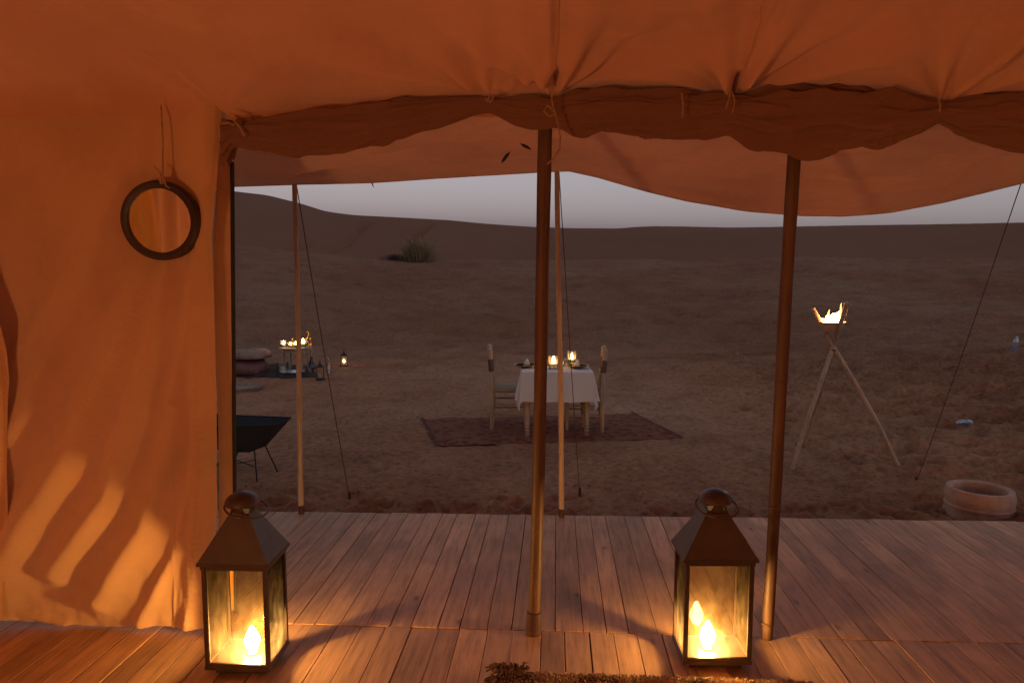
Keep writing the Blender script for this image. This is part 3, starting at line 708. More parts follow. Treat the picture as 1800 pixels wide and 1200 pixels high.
# ------------------------------------------------------------------ floor lanterns
def lantern(name, label, loc, rz, W=0.27, Dp=0.205, bulb_off=(0, 0), hand=0.0):
    o = thing(name, loc, label, 'lantern', rz, 'lit metal lanterns on the tent floor')
    w, d = W/2, Dp/2
    z0, z1 = 0.040, 0.442
    mb = MB(); mb.box((0, 0, 0.012), (W-0.06, Dp-0.05, 0.024)); mb.box((0, 0, 0.0345), (W+0.004, Dp+0.004, 0.019), bev=0.003); mb.build('base', M['metal'], o, smooth=False)
    pw = 0.016
    for sx in (-1, 1):
        for sy in (-1, 1):
            MB().box((sx*(w-pw/2), sy*(d-pw/2), (z0+z1)/2), (pw, pw, z1-z0), bev=0.0015).build('post', M['metal'], o, smooth=False)
    mb = MB()
    for sx in (-1, 1):
        mb.box((sx*(w-0.006), 0, z0+0.008), (0.010, Dp-2*pw, 0.012)); mb.box((0, sx*(d-0.006), z0+0.008), (W-2*pw, 0.010, 0.012))
    mb.build('lower_rail', M['metal'], o, smooth=False)
    mb = MB(); zz = z1+0.014
    for s_ in (-1, 1):
        mb.box((s_*(w-0.005), 0, zz), (0.016, Dp+0.006, 0.028)); mb.box((0, s_*(d-0.005), zz), (W-0.034, 0.016, 0.028))
    mb.build('upper_rail', M['metal'], o, smooth=False)
    for (sx, sy) in ((1, 0), (-1, 0), (0, 1), (0, -1)):
        if sx: q = MB().box((sx*(w-0.009), 0, (z0+z1)/2+0.006), (0.0025, Dp-2*pw, z1-z0-0.012))
        else: q = MB().box((0, sy*(d-0.009), (z0+z1)/2+0.006), (W-2*pw, 0.0025, z1-z0-0.012))
        q.build('glass_pane', M['glass'], o, smooth=False)
    # pyramid roof: hollow, open to the chimney
    ro = MB(); zr0, zr1 = z1+0.028, z1+0.205
    a, b, e, f_ = w+0.012, d+0.012, 0.040, 0.036
    t = 0.003
    outer = [(-a, -b, zr0), (a, -b, zr0), (a, b, zr0), (-a, b, zr0), (-e, -f_, zr1), (e, -f_, zr1), (e, f_, zr1), (-e, f_, zr1)]
    inner = [(x*(1-2*t/abs(x)), y*(1-2*t/abs(y)), z) for x, y, z in outer]
    fs_ = [(i, (i+1) % 4, (i+1) % 4+4, i+4) for i in range(4)] + [(8+(i+1) % 4, 8+i, 12+i, 12+(i+1) % 4) for i in range(4)]
    fs_ += [(i, i+8, (i+1) % 4+8, (i+1) % 4) for i in range(4)] + [(i+4, (i+1) % 4+4, (i+1) % 4+12, i+12) for i in range(4)]
    ro.add(outer+inner, fs_)
    for s_ in (-1, 1):
        ro.box((0, s_*(b-0.001), zr0-0.004), (2*a+0.002, 0.005, 0.012)); ro.box((s_*(a-0.001), 0, zr0-0.004), (0.005, 2*b-0.006, 0.012))
    ro.build('roof', M['metal'], o, smooth=False)
    ch = MB()      # four triangular uprights leave light gaps under the cap
    for k in range(4):
        an = k*PI/2; ca, sa = math.cos(an), math.sin(an)
        tri = [(-0.034, -0.040, zr1-0.006), (0.034, -0.040, zr1-0.006), (0.0, -0.040, zr1+0.042)]
        vs_ = []
        for dd in (0, 0.003):
            for x, y, z in tri: vs_.append((x*ca-(y+dd)*sa, x*sa+(y+dd)*ca, z))
        ch.add(vs_, [(0, 1, 2), (5, 4, 3), (0, 3, 4, 1), (1, 4, 5, 2), (2, 5, 3, 0)])
    ch.build('chimney', M['metal'], o, smooth=False)
    zc = zr1+0.030
    MB().lathe([(0.066, zc), (0.070, zc+0.006), (0.066, zc+0.020), (0.052, zc+0.036), (0.03, zc+0.047), (0.008, zc+0.052), (0.0, zc+0.053)], 28).build('cap', M['metal'], o)
    hd = MB(); rot = Matrix.Rotation(R(hand), 3, 'Z') @ Matrix.Rotation(R(105), 3, 'X')
    ox = Matrix.Rotation(R(hand), 3, 'Z') @ Vector((0, -0.022, 0))
    hd.ring((ox.x, ox.y, zc-0.014), 0.084, 0.0042, rot, 26, 8, a0=R(0), a1=R(360))
    hd.build('handle', M['metal'], o)
    cn = MB(); bx, by = bulb_off
    cn.lathe([(0.024, 0.046), (0.026, 0.050), (0.013, 0.053), (0.012, 0.058), (0.0, 0.058)], 16, (bx, by, 0)); cn.build('candle_cup', M['brass'], o)
    fl = MB().lathe([(0.010, 0.056), (0.017, 0.062), (0.027, 0.082), (0.030, 0.100), (0.026, 0.118), (0.016, 0.138), (0.007, 0.156), (0, 0.164)], 14, (bx, by, 0))
    fl.build('flame_bulb', M['bulb'], o)
    return o
lantern('metal_lantern', 'lit dark metal lantern on the deck in front of the canvas wall', (-1.262, 2.615, 0), R(1.0), 0.262, 0.205, (0.018, 0.0), 65)
lantern('metal_lantern', 'lit dark metal lantern on the deck beside the leaning tent pole', (0.658, 2.775, 0), R(3.6), 0.275, 0.19, (-0.015, 0.0))
def added_globe_lamp(loc, label, mat, h):  # unseen lamps, added to warm the canvas and deck from behind the viewer
    o = thing('added_globe_lamp', loc, label, 'lamp', 0, 'added globe lamps filling the tent with warm light')
    MB().lathe([(0.13, 0), (0.135, 0.01), (0.03, 0.03), (0.013, 0.06), (0.012, h-0.14), (0.03, h-0.125), (0.045, h-0.107), (0, h-0.107)], 24).build('stand', M['brass'], o)
    pr = [(0.11*math.sin(PI*k/14), h-0.11*math.cos(PI*k/14)) for k in range(1, 14)]
    MB().lathe([(0, h-0.11)]+pr+[(0, h+0.11)], 28).build('globe', M[mat], o)
added_globe_lamp((-1.6, -0.7, 0), 'added fill light, a frosted globe lamp on a brass stand behind the viewer, left one', 'globe', 0.95)
added_globe_lamp((2.5, -0.4, 0), 'added fill light, a frosted globe lamp on a brass stand behind the viewer, right one', 'globe_dim', 0.80)

# ------------------------------------------------------------------ mirror
mc = on_y(284, 388, 2.835)
mir = thing('wall_mirror', mc, 'small round wood-framed mirror hanging by a cord on the canvas wall', 'mirror')
mir.rotation_euler = (R(3), 0, R(3))
def rframe(ro_, ri, d0, d1, n=56):
    rot = Matrix.Rotation(PI/2, 3, 'X')
    prof = [(ri, -d0), (ri, d1), (ri+0.006, d1+0.003), (ro_-0.006, d1+0.003), (ro_, d1-0.004), (ro_, -d0), (ri, -d0)]
    mb = MB(); k = len(prof); vs_ = []
    for (r_, z_) in prof:
        for j in range(n):
            an = 2*PI*j/n; vs_.append(rot @ Vector((r_*math.cos(an), r_*math.sin(an), z_)))
    fs_ = [(i*n+j, i*n+(j+1) % n, (i+1)*n+(j+1) % n, (i+1)*n+j) for i in range(k-1) for j in range(n)]
    return mb.add(vs_, fs_)
rframe(0.166, 0.134, 0.018, 0.022).build('frame', M['mirrorwood'], mir)
rot = Matrix.Rotation(PI/2, 3, 'X')
MB().lathe([(0.0, 0.014), (0.134, 0.014), (0.134, -0.006), (0.0, -0.006)], 56, rot=rot).build('mirror_glass', M['mirror'], mir)
ct = on_y(283, 185, 2.84); knot = on_y(286, 305, 2.81)
MB().tube([ct, ct.lerp(knot, 0.5)+Vector((0.004, 0, 0)), knot], 0.0035, 6).build('hanging_cord', M['rope'], mir, world=True)
mb = MB(); kx = knot
for (dx, dz) in ((-0.012, -0.005), (0.012, -0.01), (-0.006, 0.012)):
    mb.tube([kx+Vector((0, -0.004, 0)), kx+Vector((dx*0.8, -0.012, dz-0.015)), kx+Vector((dx*0.3, -0.01, -0.045))], 0.004, 6)
mb.tube([kx+Vector((-0.003, -0.01, 0)), kx+Vector((-0.03, -0.012, 0.03))], 0.003, 6)
mb.tube([kx+Vector((0.003, -0.01, 0)), kx+Vector((0.02, -0.012, -0.055)), kx+Vector((0.034, -0.012, -0.062))], 0.0035, 6)
mb.build('knot', M['rope'], mir, world=True)

# ------------------------------------------------------------------ shaggy rug at the viewer's feet
ra, rb = on_z(885, 1172), on_z(1400, 1192)
sr = thing('shag_rug', (0.42, 1.9, 0), 'shaggy brown and cream rug with tufted edge on the deck boards', 'rug')
xr0, xr1, yr_, yr1_ = ra.x+0.03, on_z(1420, 1190).x, 1.2, on_z(1150, 1208).y
U, V = np.meshgrid(np.linspace(0, 1, 90), np.linspace(0, 1, 60))
X = xr0+(xr1-xr0)*U; Y = yr_+(yr1_-yr_ + 0.012*np.sin(X*14))*V
grid_obj('backing', X, Y, 0.006+0.014*np.abs(fbm(X*14, Y*14, 5, 2))*np.minimum(1, 8*V*(1-V)+0.1), simple('rug_backing', (0.30, 0.17, 0.09), rough=0.95, scale=12, var=0.6), sr)
def tufts(n, fx, r_, name, mat):
    mb = MB(); q = random.Random(9)
    for i in range(n):
        x, y, L, an = fx(q); dx, dy = math.cos(an), math.sin(an); w = 0.0016
        h = q.uniform(0.018, 0.035)
        p0 = Vector((x, y, 0.01)); p1 = p0+Vector((dx*L*0.4, dy*L*0.4, h)); p2 = p0+Vector((dx*L, dy*L, h*0.55))
        s_ = Vector((-dy*w, dx*w, 0))
        mb.add([p0-s_, p0+s_, p1+s_, p1-s_, p2], [(0, 1, 2, 3), (3, 2, 4)])
    o = mb.build(name, mat, sr, world=True); o['kind'] = 'stuff'
def fp(q):
    x = q.uniform(xr0, xr1); y = yr1_-abs(q.gauss(0, 0.35)) if q.random() < 0.8 else yr1_+q.uniform(-0.01, 0.012)
    return x, max(y, yr_), q.uniform(0.012, 0.04), q.uniform(0, 2*PI)
M['pile'] = simple('cream_pile', (0.62, 0.42, 0.26), rough=0.95, scale=5, var=0.6)
M['darkpile'] = simple('brown_pile', (0.13, 0.06, 0.035), rough=0.95, scale=9, var=0.4)
tufts(26000, fp, 0, 'pile', M['pile'])
def fd(q):
    k = q.randrange(5); cx_ = xr0+(0.05, 0.26, 0.33, 0.62, 0.8)[k]*(xr1-xr0)*1.0
    return cx_+q.gauss(0, 0.022), yr1_-abs(q.gauss(0, 0.03)), q.uniform(0.02, 0.045), q.uniform(0, 2*PI)
tufts(2600, fd, 0, 'pile', M['darkpile'])
mb = MB(); q = random.Random(4)
for i in range(110):
    x = xr0+q.uniform(-0.035, 0.08); y = yr1_+q.uniform(-0.07, 0.045); an = q.uniform(R(60), R(200)); L = q.uniform(0.03, 0.075)
    a = Vector((x, y, 0.015)); mb.tube([a, a+Vector((math.cos(an)*L*0.5, math.sin(an)*L*0.4, 0.028)), a+Vector((math.cos(an)*L, math.sin(an)*L*0.8, q.uniform(0.0, 0.02)))], [0.005, 0.006, 0.003], 5)
t = mb.build('tassel_edge', M['darkpile'], sr, world=True); t['kind'] = 'stuff'

# ------------------------------------------------------------------ dining set on the red rug
def ground_sheet(name, corners, mat, label, cat, th_=0.012, nx=50, ny=30, wob=0.02, fringe=False):
    c = sum((Vector(q) for q in corners), Vector())/4
    o = thing(name, (c.x, c.y, gz(c.x, c.y)), label, cat)
    U, V = np.meshgrid(np.linspace(0, 1, nx), np.linspace(0, 1, ny))
    P = [np.array(q[:2]) for q in corners]
    X = (P[0][0]*(1-U)+P[1][0]*U)*(1-V)+(P[3][0]*(1-U)+P[2][0]*U)*V; Y = (P[0][1]*(1-U)+P[1][1]*U)*(1-V)+(P[3][1]*(1-U)+P[2][1]*U)*V
    X = X+wob*fbm(X*2, Y*2, 3, 2); Y = Y+wob*fbm(X*2+9, Y*2, 4, 2)
    gzz = ground_z(X, Y); edge = np.minimum(np.minimum(U, 1-U)*nx/3, np.minimum(V, 1-V)*ny/3); edge = np.clip(edge, 0, 1)
    Z = np.maximum(gzz, -0.150)+0.004+th_*edge+0.012*np.abs(fbm(X*3, Y*3, 6, 2))*edge
    grid_obj('rug_top' if cat == 'rug' else 'cloth', X, Y, Z, mat, o)
    if fringe:
        mb = MB(); q = random.Random(2)
        for side in (0, 1):
            for i in range(110):
                t_ = i/109; a = (P[0]*(1-t_)+P[3]*t_) if side == 0 else (P[1]*(1-t_)+P[2]*t_)
                d = (P[0]-P[1]) if side == 0 else (P[1]-P[0]); d = d/np.linalg.norm(d)*q.uniform(0.02, 0.06)
                zg = gz(a[0], a[1])+0.012
                mb.tube([(a[0], a[1], zg+0.006), (a[0]+d[0]*0.5, a[1]+d[1]*0.5+q.uniform(-.01, .01), zg+0.012), (a[0]+d[0], a[1]+d[1], zg)], 0.003, 4)
        fo = mb.build('fringe', M['rugfringe'], o, world=True); fo['kind'] = 'stuff'
    return o
c1, c2_, c3_, c4 = gp(772, 784), gp(1196, 772), gp(1108, 727), gp(745, 737)
ground_sheet('red_rug', [c1, c2_, c3_, c4], M['redrug'], 'dark red patterned rug on the sand under the dining table', 'rug', fringe=True)
GZT = -0.132
def turned(mb, a, h, r_):
    prof = [(r_*0.55, 0), (r_*0.8, h*0.02), (r_*0.7, h*0.08), (r_*1.0, h*0.10), (r_*0.7, h*0.125), (r_*1.0, h*0.15), (r_*0.7, h*0.175), (r_*1.0, h*0.20), (r_*0.75, h*0.225), (r_*0.95, h*0.30), (r_*1.05, h*0.55), (r_*0.85, h*0.68), (r_*1.0, h*0.70), (r_*1.0, h)]
    return mb.lathe(prof, 14, a)
tc = on_z(976, 651, 0.615)
TW, TD, THT = 0.75, 0.52, 0.70
tb = thing('dining_table', (tc.x+0.01, 7.45, GZT), 'small dining table with turned pale legs under the white cloth', 'table', R(3))
MB().box((0, 0, THT-0.012), (TW, TD, 0.024), bev=0.004).build('tabletop', M['chairwood'], tb, smooth=False)
mb = MB()
for s_ in (-1, 1):
    mb.box((0, s_*(TD/2-0.05), THT-0.07), (TW-0.14, 0.02, 0.09)); mb.box((s_*(TW/2-0.05), 0, THT-0.07), (0.02, TD-0.14, 0.09))
mb.build('apron', M['chairwood'], tb, smooth=False)
for sx in (-1, 1):
    for sy in (-1, 1): turned(MB(), (sx*(TW/2-0.055), sy*(TD/2-0.055), 0), THT-0.026, 0.031).build('leg', M['chairwood'], tb)
# cloth
ov = 0.33; nx, ny = 170, 150
S, T = np.meshgrid(np.linspace(-TW/2-ov, TW/2+ov, nx), np.linspace(-TD/2-ov, TD/2+ov, ny))
hx, hy = TW/2+0.006, TD/2+0.006
ex = np.maximum(np.abs(S)-hx, 0); ey = np.maximum(np.abs(T)-hy, 0); L = np.hypot(ex, ey)+1e-9
cxn = np.sign(S)*ex/L; cyn = np.sign(T)*ey/L
peri = np.where(ey > 0, S, T)
fold = 0.5+0.5*np.sin(peri*17+np.sign(T)*1.3+np.sign(S)*0.7)
corner = np.minimum(ex, ey)/(L)
out_ = L*(0.13+0.10*fold*(1-corner)) + 0.10*corner*L*np.sin(np.arctan2(ey, ex)*6)
Lr = np.where((ex > 0) & (ey > 0), np.maximum(ex, ey)+0.36*np.minimum(ex, ey), L)
out_ = np.where(L > 1e-6, out_, 0)
X = np.clip(S, -hx, hx)+cxn*out_; Y = np.clip(T, -hy, hy)+cyn*out_
Z = THT+0.004-np.maximum(0, Lr*0.965-0.004)+0.0015*fbm(S*14, T*14, 3, 3)+0.004*np.abs(vn(S*5, T*1.0, 4))*(L < 1e-6)
clo = grid_obj('tablecloth', X, Y, Z, M['white_cloth']); clo.location = tb.location; clo.rotation_euler = tb.rotation_euler
tag(clo, 'white cloth hanging over the sides of the small dining table', 'tablecloth')

def chair(label, loc, rz):
    o = thing('dining_chair', loc, label, 'chair', rz, 'pale wooden chairs at the dining table')
    w = 0.20; H = 0.93
    for sy in (-1, 1):
        pts = [(-0.20, sy*w, 0), (-0.195, sy*w, 0.2), (-0.19, sy*w, 0.45), (-0.205, sy*w, 0.7), (-0.225, sy*w, H-0.05), (-0.226, sy*w, H-0.02), (-0.228, sy*w, H)]
        lg = MB().tube(pts, [0.020, 0.027, 0.031, 0.030, 0.028, 0.032, 0.006], 12).build('back_post', M['chairwood'], o)
        MB().tube([(-0.203, sy*w, 0.665), (-0.216, sy*w, 0.80)], 0.0318, 12).build('paint_band', M['darkpaint'], lg)
        MB().tube([(0.19, sy*w, 0), (0.19, sy*w, 0.2), (0.19, sy*w, 0.46)], [0.016, 0.021, 0.022], 12).build('leg', M['chairwood'], o)
    for zz in (0.56, 0.70, 0.83):
        mb = MB(); U, = (np.linspace(0, 1, 9),)
        vs_ = []
        for i in range(9):
            t_ = i/8; y = -w+2*w*t_; x = -0.20-0.012*math.sin(PI*t_)-(zz-0.45)*0.05
            vs_ += [(x-0.007, y, zz-0.035), (x+0.007, y, zz-0.035), (x+0.007, y, zz+0.035), (x-0.007, y, zz+0.035)]
        fs_ = [(i*4+k, i*4+(k+1) % 4, i*4+4+(k+1) % 4, i*4+4+k) for i in range(8) for k in range(4)]+[(3, 2, 1, 0), (32, 33, 34, 35)]
        mb.add(vs_, fs_).build('back_slat', M['chairwood'], o, smooth=False)
    MB().box((0, 0, 0.445), (0.42, 0.42, 0.045), bev=0.016).build('seat', M['rush'], o)
    for (zz, a, b) in ((0.18, (-0.195, -w), (0.19, -w)), (0.18, (-0.195, w), (0.19, w)), (0.29, (-0.193, -w), (0.19, -w)), (0.29, (-0.193, w), (0.19, w)), (0.22, (0.19, -w), (0.19, w)), (0.24, (-0.194, -w), (-0.194, w)), (0.33, (0.19, -w), (0.19, w))):
        MB().tube([(a[0], a[1], zz), (b[0], b[1], zz)], 0.010, 8).build('stretcher', M['chairwood'], o)
    return o
pl = gp(861, 757); prr = gp(1059, 762)
chair('pale rush-seat wooden chair left of the dining table', (pl.x+0.21, pl.y+0.19, GZT), R(5))
chair('pale wooden chair right of the dining table, seat under the cloth', (prr.x-0.20, prr.y+0.19, GZT), R(178.5))

ZT_ = GZT+THT+0.008
def at_top(px, py, z=ZT_): return on_z(px, py, z)
def plate(px, py, label, nlabel, nap_dx):
    c = at_top(px, py); o = thing('plate', c, label, 'plate', 0, 'dark bowls set on the dining table')
    MB().lathe([(0.05, 0), (0.06, 0.004), (0.10, 0.020), (0.128, 0.034), (0.125, 0.038), (0.09, 0.024), (0.05, 0.010), (0, 0.009)], 28).build('dish', M['blackgloss'], o)
    MB().lathe([(0.122, 0.034), (0.130, 0.0345), (0.130, 0.0395), (0.122, 0.039), (0.122, 0.034)], 28).build('rim', M['brass'], o)
    mb = MB(); n = 14; vs_ = []
    for i in range(n):
        an = 2*PI*i/n; k = 1+0.35*(i % 2); vs_ += [(0.036*k*math.cos(an), 0.036*k*math.sin(an), 0), (0.012*k*math.cos(an)+0.006, 0.012*k*math.sin(an), 0.075)]
    vs_.append((0.006, 0, 0.092))
    fs_ = [(2*i, 2*((i+1) % n), 2*((i+1) % n)+1, 2*i+1) for i in range(n)]+[(2*i+1, 2*((i+1) % n)+1, 2*n) for i in range(n)]
    nn = mb.add(vs_, fs_).build('napkin', M['white_cloth'], None); nn.location = c+Vector((nap_dx, 0, 0.012)); tag(nn, nlabel, 'napkin', 'folded napkins on the bowls')
plate(924, 646, 'dark bowl on the left end of the dining table', 'peaked white napkin folded in the left-hand bowl', 0.01)
plate(1014, 647, 'dark bowl on the right end of the dining table', 'peaked white napkin folded in the right-hand bowl', 0.0)
def candle_jar(c, label, group, s=1.0, flame=True, tall=0.10):
    o = thing('candle_jar', c, label, 'candle', 0, group)
    MB().lathe([(0.030*s, 0), (0.038*s, 0.004), (0.043*s, tall*s), (0.041*s, tall*s), (0.036*s, 0.008), (0, 0.007)], 20).build('jar', M['clearglass'], o)
    MB().lathe([(0.030*s, 0.009), (0.030*s, 0.045*s), (0.0, 0.044*s)], 16).build('candle', M['wax'], o)
    if flame: MB().lathe([(0.003*s, 0.046*s), (0.013*s, 0.058*s), (0.014*s, 0.068*s), (0.006*s, 0.092*s), (0, 0.104*s)], 10).build('flame', M['candle'], o)
    return o
gA = 'candle jars lit on the dining table'
candle_jar(at_top(973, 648), 'lit candle jar in front of the basket on the dining table', gA, 1.35)
candle_jar(at_top(1005, 639), 'lit candle jar behind the right-hand bowl', gA, 1.2, tall=0.12)
bk = thing('bread_basket', at_top(969, 643), 'small basket of bread rolls at the middle of the dining table', 'basket')
MB().lathe([(0.05, 0), (0.06, 0.003), (0.082, 0.05), (0.077, 0.05), (0.056, 0.008), (0, 0.008)], 24).build('basket', M['rush'], bk)
for (x, y) in ((-0.035, 0.0), (0.03, 0.02), (0.0, -0.03), (0.005, 0.03)):
    MB().lathe([(0.0, 0.03), (0.030, 0.036), (0.038, 0.052), (0.028, 0.072), (0.0, 0.078)], 14, (x, y, 0)).build('bread_roll', M['bread'], bk)
def goblet(c, label):
    o = thing('tea_glass', c, label, 'glass', 0, 'small glasses on the dining table')
    MB().lathe([(0.022, 0), (0.024, 0.003), (0.028, 0.07), (0.026, 0.07), (0.020, 0.006), (0, 0.005)], 16).build('cup', M['clearglass'], o)
    MB().lathe([(0.0285, 0.060), (0.0292, 0.062), (0.0292, 0.068), (0.0285, 0.070)], 16).build('gilt_rim', M['brass'], o)
goblet(at_top(941, 647), 'small gilt-rimmed glass beside the left-hand bowl')
goblet(at_top(989, 644), 'small gilt-rimmed glass between candle jar and right-hand bowl')
goblet(at_top(995, 641), 'small gilt-rimmed glass furthest back on the dining table')

# ------------------------------------------------------------------ tripod torch
f1, f2, f3 = gp(1392, 828), gp(1581, 824), gp(1412, 786)
xc_ = on_y(1465, 615, 6.45)
tr = thing('tripod_torch', ((f1+f2+f3)/3), 'burning torch bowl on three crossed pale sticks in the sand', 'torch')
def leg(f, k, off, bend=0.02):
    c = xc_+Vector(off); tip = c+(c-f)*k
    pts = [f-(c-f).normalized()*0.03, f.lerp(c, 0.33)+Vector((bend, 0, bend)), f.lerp(c, 0.7)+Vector((bend*0.5, 0, bend)), c, tip]
    MB().tube(pts, [0.017, 0.020, 0.021, 0.021, 0.021], 10).build('leg', M['stick'], tr, world=True)
    return tip
leg(f2, 0.36, (0.012, -0.012, 0), 0.018); leg(f1, 0.36, (-0.014, -0.006, 0), -0.02); leg(f3, 0.42, (0.0, 0.018, 0), 0.01)
MB().ring(xc_, 0.030, 0.008, Matrix.Rotation(PI/2, 3, 'X'), 18, 6).build('lashing', M['darkrope'], tr, world=True)
bc = on_y(1461, 578, 6.46)
MB().lathe([(0.0, -0.030), (0.070, -0.028), (0.080, -0.018), (0.116, 0.066), (0.121, 0.068), (0.113, 0.067), (0.078, -0.010), (0, -0.018)], 28, bc).build('fire_bowl', M['clay'], tr, world=True)  # light clay colour stands in for the fire's warm glow on the bowl
fr = random.Random(8)
def tongue(c, h, r_, lean, name, mat):
    pts = []; rad = []
    for i in range(9):
        t_ = i/8; pts.append(Vector(c)+Vector((lean*t_*t_+0.010*math.sin(t_*7+c[0]*50)*t_, 0, h*t_))); rad.append(r_*(math.sin(PI*min(1, 0.22+0.78*t_))**0.8)*(1-0.55*t_)+0.0006)
    return MB().tube(pts, rad, 10).build(name, M[mat], tr, world=True)
for (dx, dy, h, r_, ln) in ((-0.045, 0, 0.085, 0.030, 0.02), (-0.015, -0.02, 0.105, 0.036, 0.03), (0.02, 0.0, 0.12, 0.036, 0.045), (0.055, 0.01, 0.125, 0.030, 0.05), (0.085, 0, 0.14, 0.018, 0.03), (-0.07, 0.01, 0.05, 0.02, -0.005)):
    tongue((bc.x+dx, bc.y+dy, bc.z+0.045), h, r_, ln, 'flame', 'fire')
tongue((bc.x+0.07, bc.y, bc.z+0.05), 0.19, 0.012, 0.02, 'flame', 'fire_out')
tongue((bc.x-0.02, bc.y, bc.z+0.05), 0.13, 0.014, -0.01, 'flame', 'fire_out')

# ------------------------------------------------------------------ clay pot beyond the deck
pc = on_y(1722, 868, 5.08)
po = thing('clay_pot', (pc.x, pc.y, pc.z-0.25), 'wide earthenware pot with thick rim beyond the deck edge', 'pot')
zt = 0.30; rr0 = 0.222
MB().lathe([(rr0*0.9, 0), (rr0*1.02, 0.01), (rr0*1.03, 0.05), (rr0*1.01, 0.10), (rr0*0.985, 0.135), (rr0*0.965, 0.155), (rr0*1.0, 0.172), (rr0*0.965, 0.186), (rr0*0.98, 0.20), (rr0*1.0, 0.225), (rr0*1.0, 0.25), (rr0*0.95, zt-0.003), (rr0*0.84, zt), (rr0*0.76, zt-0.012), (rr0*0.74, 0.2), (rr0*0.82, 0.1), (rr0*0.7, 0.03), (0, 0.02)], 56).build('body', M['clay'], po)

# ------------------------------------------------------------------ plastic bottles
def bottle(loc, rot, L, label, capc):
    o = thing('plastic_bottle', loc, label, 'bottle', 0, 'empty plastic bottles on the sand'); o.rotation_euler = rot
    k = L/0.32
    prof = [(0.03*k, 0), (0.038*k, 0.006*k)]
    for i in range(7): prof += [(0.041*k, (0.02+0.028*i)*k), (0.037*k, (0.034+0.028*i)*k)]
    prof += [(0.042*k, 0.225*k), (0.034*k, 0.262*k), (0.015*k, 0.288*k), (0.014*k, 0.305*k)]
    MB().lathe(prof, 18).build('body', M['plastic'], o)
    MB().lathe([(0.017*k, 0.300*k), (0.017*k, 0.32*k), (0, 0.321*k)], 14).build('cap', capc, o)
    MB().lathe([(0.0415*k, 0.10*k), (0.0415*k, 0.16*k)], 18).build('paper_band', M['bluelabel'], o)
M['bluelabel'] = simple('bottle_label', (0.18, 0.19, 0.26), rough=0.5)
M['whitecap'] = simple('pale_cap', (0.5, 0.52, 0.55), rough=0.4)
bq = gp(1780, 626); bottle(bq+Vector((0, 0, 0.0)), (R(6), R(5), 0), 0.34, 'clear plastic bottle standing upright in the sand at the far right', M['whitecap'])
bq = gp(1706, 752); bottle(bq+Vector((0, 0, 0.06)), (R(84), R(0), R(-62)), 0.25, 'crumpled plastic bottle lying on its side in churned sand', M['whitecap'])

# ------------------------------------------------------------------ black folding fire pit
ft = on_y(503, 738, 5.75)
fp_ = thing('fire_pit', (ft.x-0.36, ft.y-0.08, gz(-2.6, 5.6)), 'black folding fire pit on thin legs beside the tent opening', 'fire pit')
htop = ft.z-fp_.location.z
a, b = 0.37, 0.115; hb = htop-0.24
mb = MB(); o8 = [(-a, -a*0.75, htop), (a*0.95, -a*0.30, htop), (a*0.98, a*0.5, htop), (-a, a*0.75, htop), (-b, -b-0.02, hb), (b, -b, hb), (b+0.04, b, hb), (-b, b, hb)]
fs_ = [(i, (i+1) % 4, (i+1) % 4+4, i+4) for i in range(4)]+[(7, 6, 5, 4)]
fsh = mb.add(o8, fs_).build('fire_sheet', M['black'], fp_, smooth=False)
sm = fsh.modifiers.new('thickness', 'SOLIDIFY'); sm.thickness = 0.004
mb = MB(); mb.tube(o8[:4]+[o8[0]], 0.006, 6); mb.build('rim_wire', M['black'], fp_)
def lgs(px0, py0, px1, py1, ya, yb):
    p0 = on_y(px0, py0, ya); p1 = gp(px1, py1)
    mb = MB().tube([p0, p1, p1+Vector((0.03, 0, 0.002))], 0.006, 6); mb.build('leg', M['black'], fp_, world=True)
lgs(447, 790, 452, 848, 5.52, 0); lgs(465, 780, 488, 829, 5.7, 0)
for (x, y) in ((-0.16, -0.15), (-0.14, 0.2)): MB().tube([(x*0.6, y*0.6, hb), (x*1.6, y*1.2, 0)], 0.006, 6).build('leg', M['black'], fp_)
mb = MB().tube([on_y(410, 806, 5.6), on_y(447, 820, 5.5)], 0.005, 6); mb.tube([on_y(410, 816, 5.5), on_y(447, 808, 5.6)], 0.004, 6); mb.build('cross_bar', M['black'], fp_, world=True)

# ------------------------------------------------------------------ lounge corner in the distance, left
q1, q2, q3, q4 = gp(330, 664), gp(562, 665), gp(548, 646), gp(330, 640)
ground_sheet('floor_blanket', [q1, q2, q3, q4], M['darkblanket'], 'dark blanket spread under the low round table and cushions', 'blanket', th_=0.05, wob=0.03)
def pouf(c, rx, ry, h, mat, label, name='floor_cushion', sc=1.0):
    o = thing(name, c, label, 'cushion')
    n = 40; prof = [(0.0, 0.0), (0.8, 0.0), (0.97, 0.12), (1.0, 0.4), (0.96, 0.7), (0.8, 0.9), (0.45, 1.0), (0, 1.02)]
    vs_ = []
    for (r_, z_) in prof:
        for j in range(n):
            an = 2*PI*j/n; k = 1+0.04*math.sin(an*5+z_*3); vs_.append((r_*rx*k*math.cos(an), r_*ry*k*math.sin(an), z_*h*(1+0.05*math.sin(an*2))))
    fs_ = [(i*n+j, i*n+(j+1) % n, (i+1)*n+(j+1) % n, (i+1)*n+j) for i in range(len(prof)-1) for j in range(n)]
    MB().add(vs_, fs_).build('cover', mat, o, angle=60); return o
p0 = gp(436, 659); pouf((p0.x, p0.y, p0.z+0.03), 0.36, 0.34, 0.26, M['leather'], 'dark red floor cushion on the blanket, lower of the two')
pouf((p0.x+0.02, p0.y, p0.z+0.30), 0.40, 0.36, 0.16, M['paleweave'], 'pale woven cushion lying on top of the dark red one')
p0 = gp(378, 650); pouf((p0.x, p0.y, p0.z+0.03), 0.5, 0.4, 0.3, M['leather'], 'dark red floor cushion at the left end of the blanket')
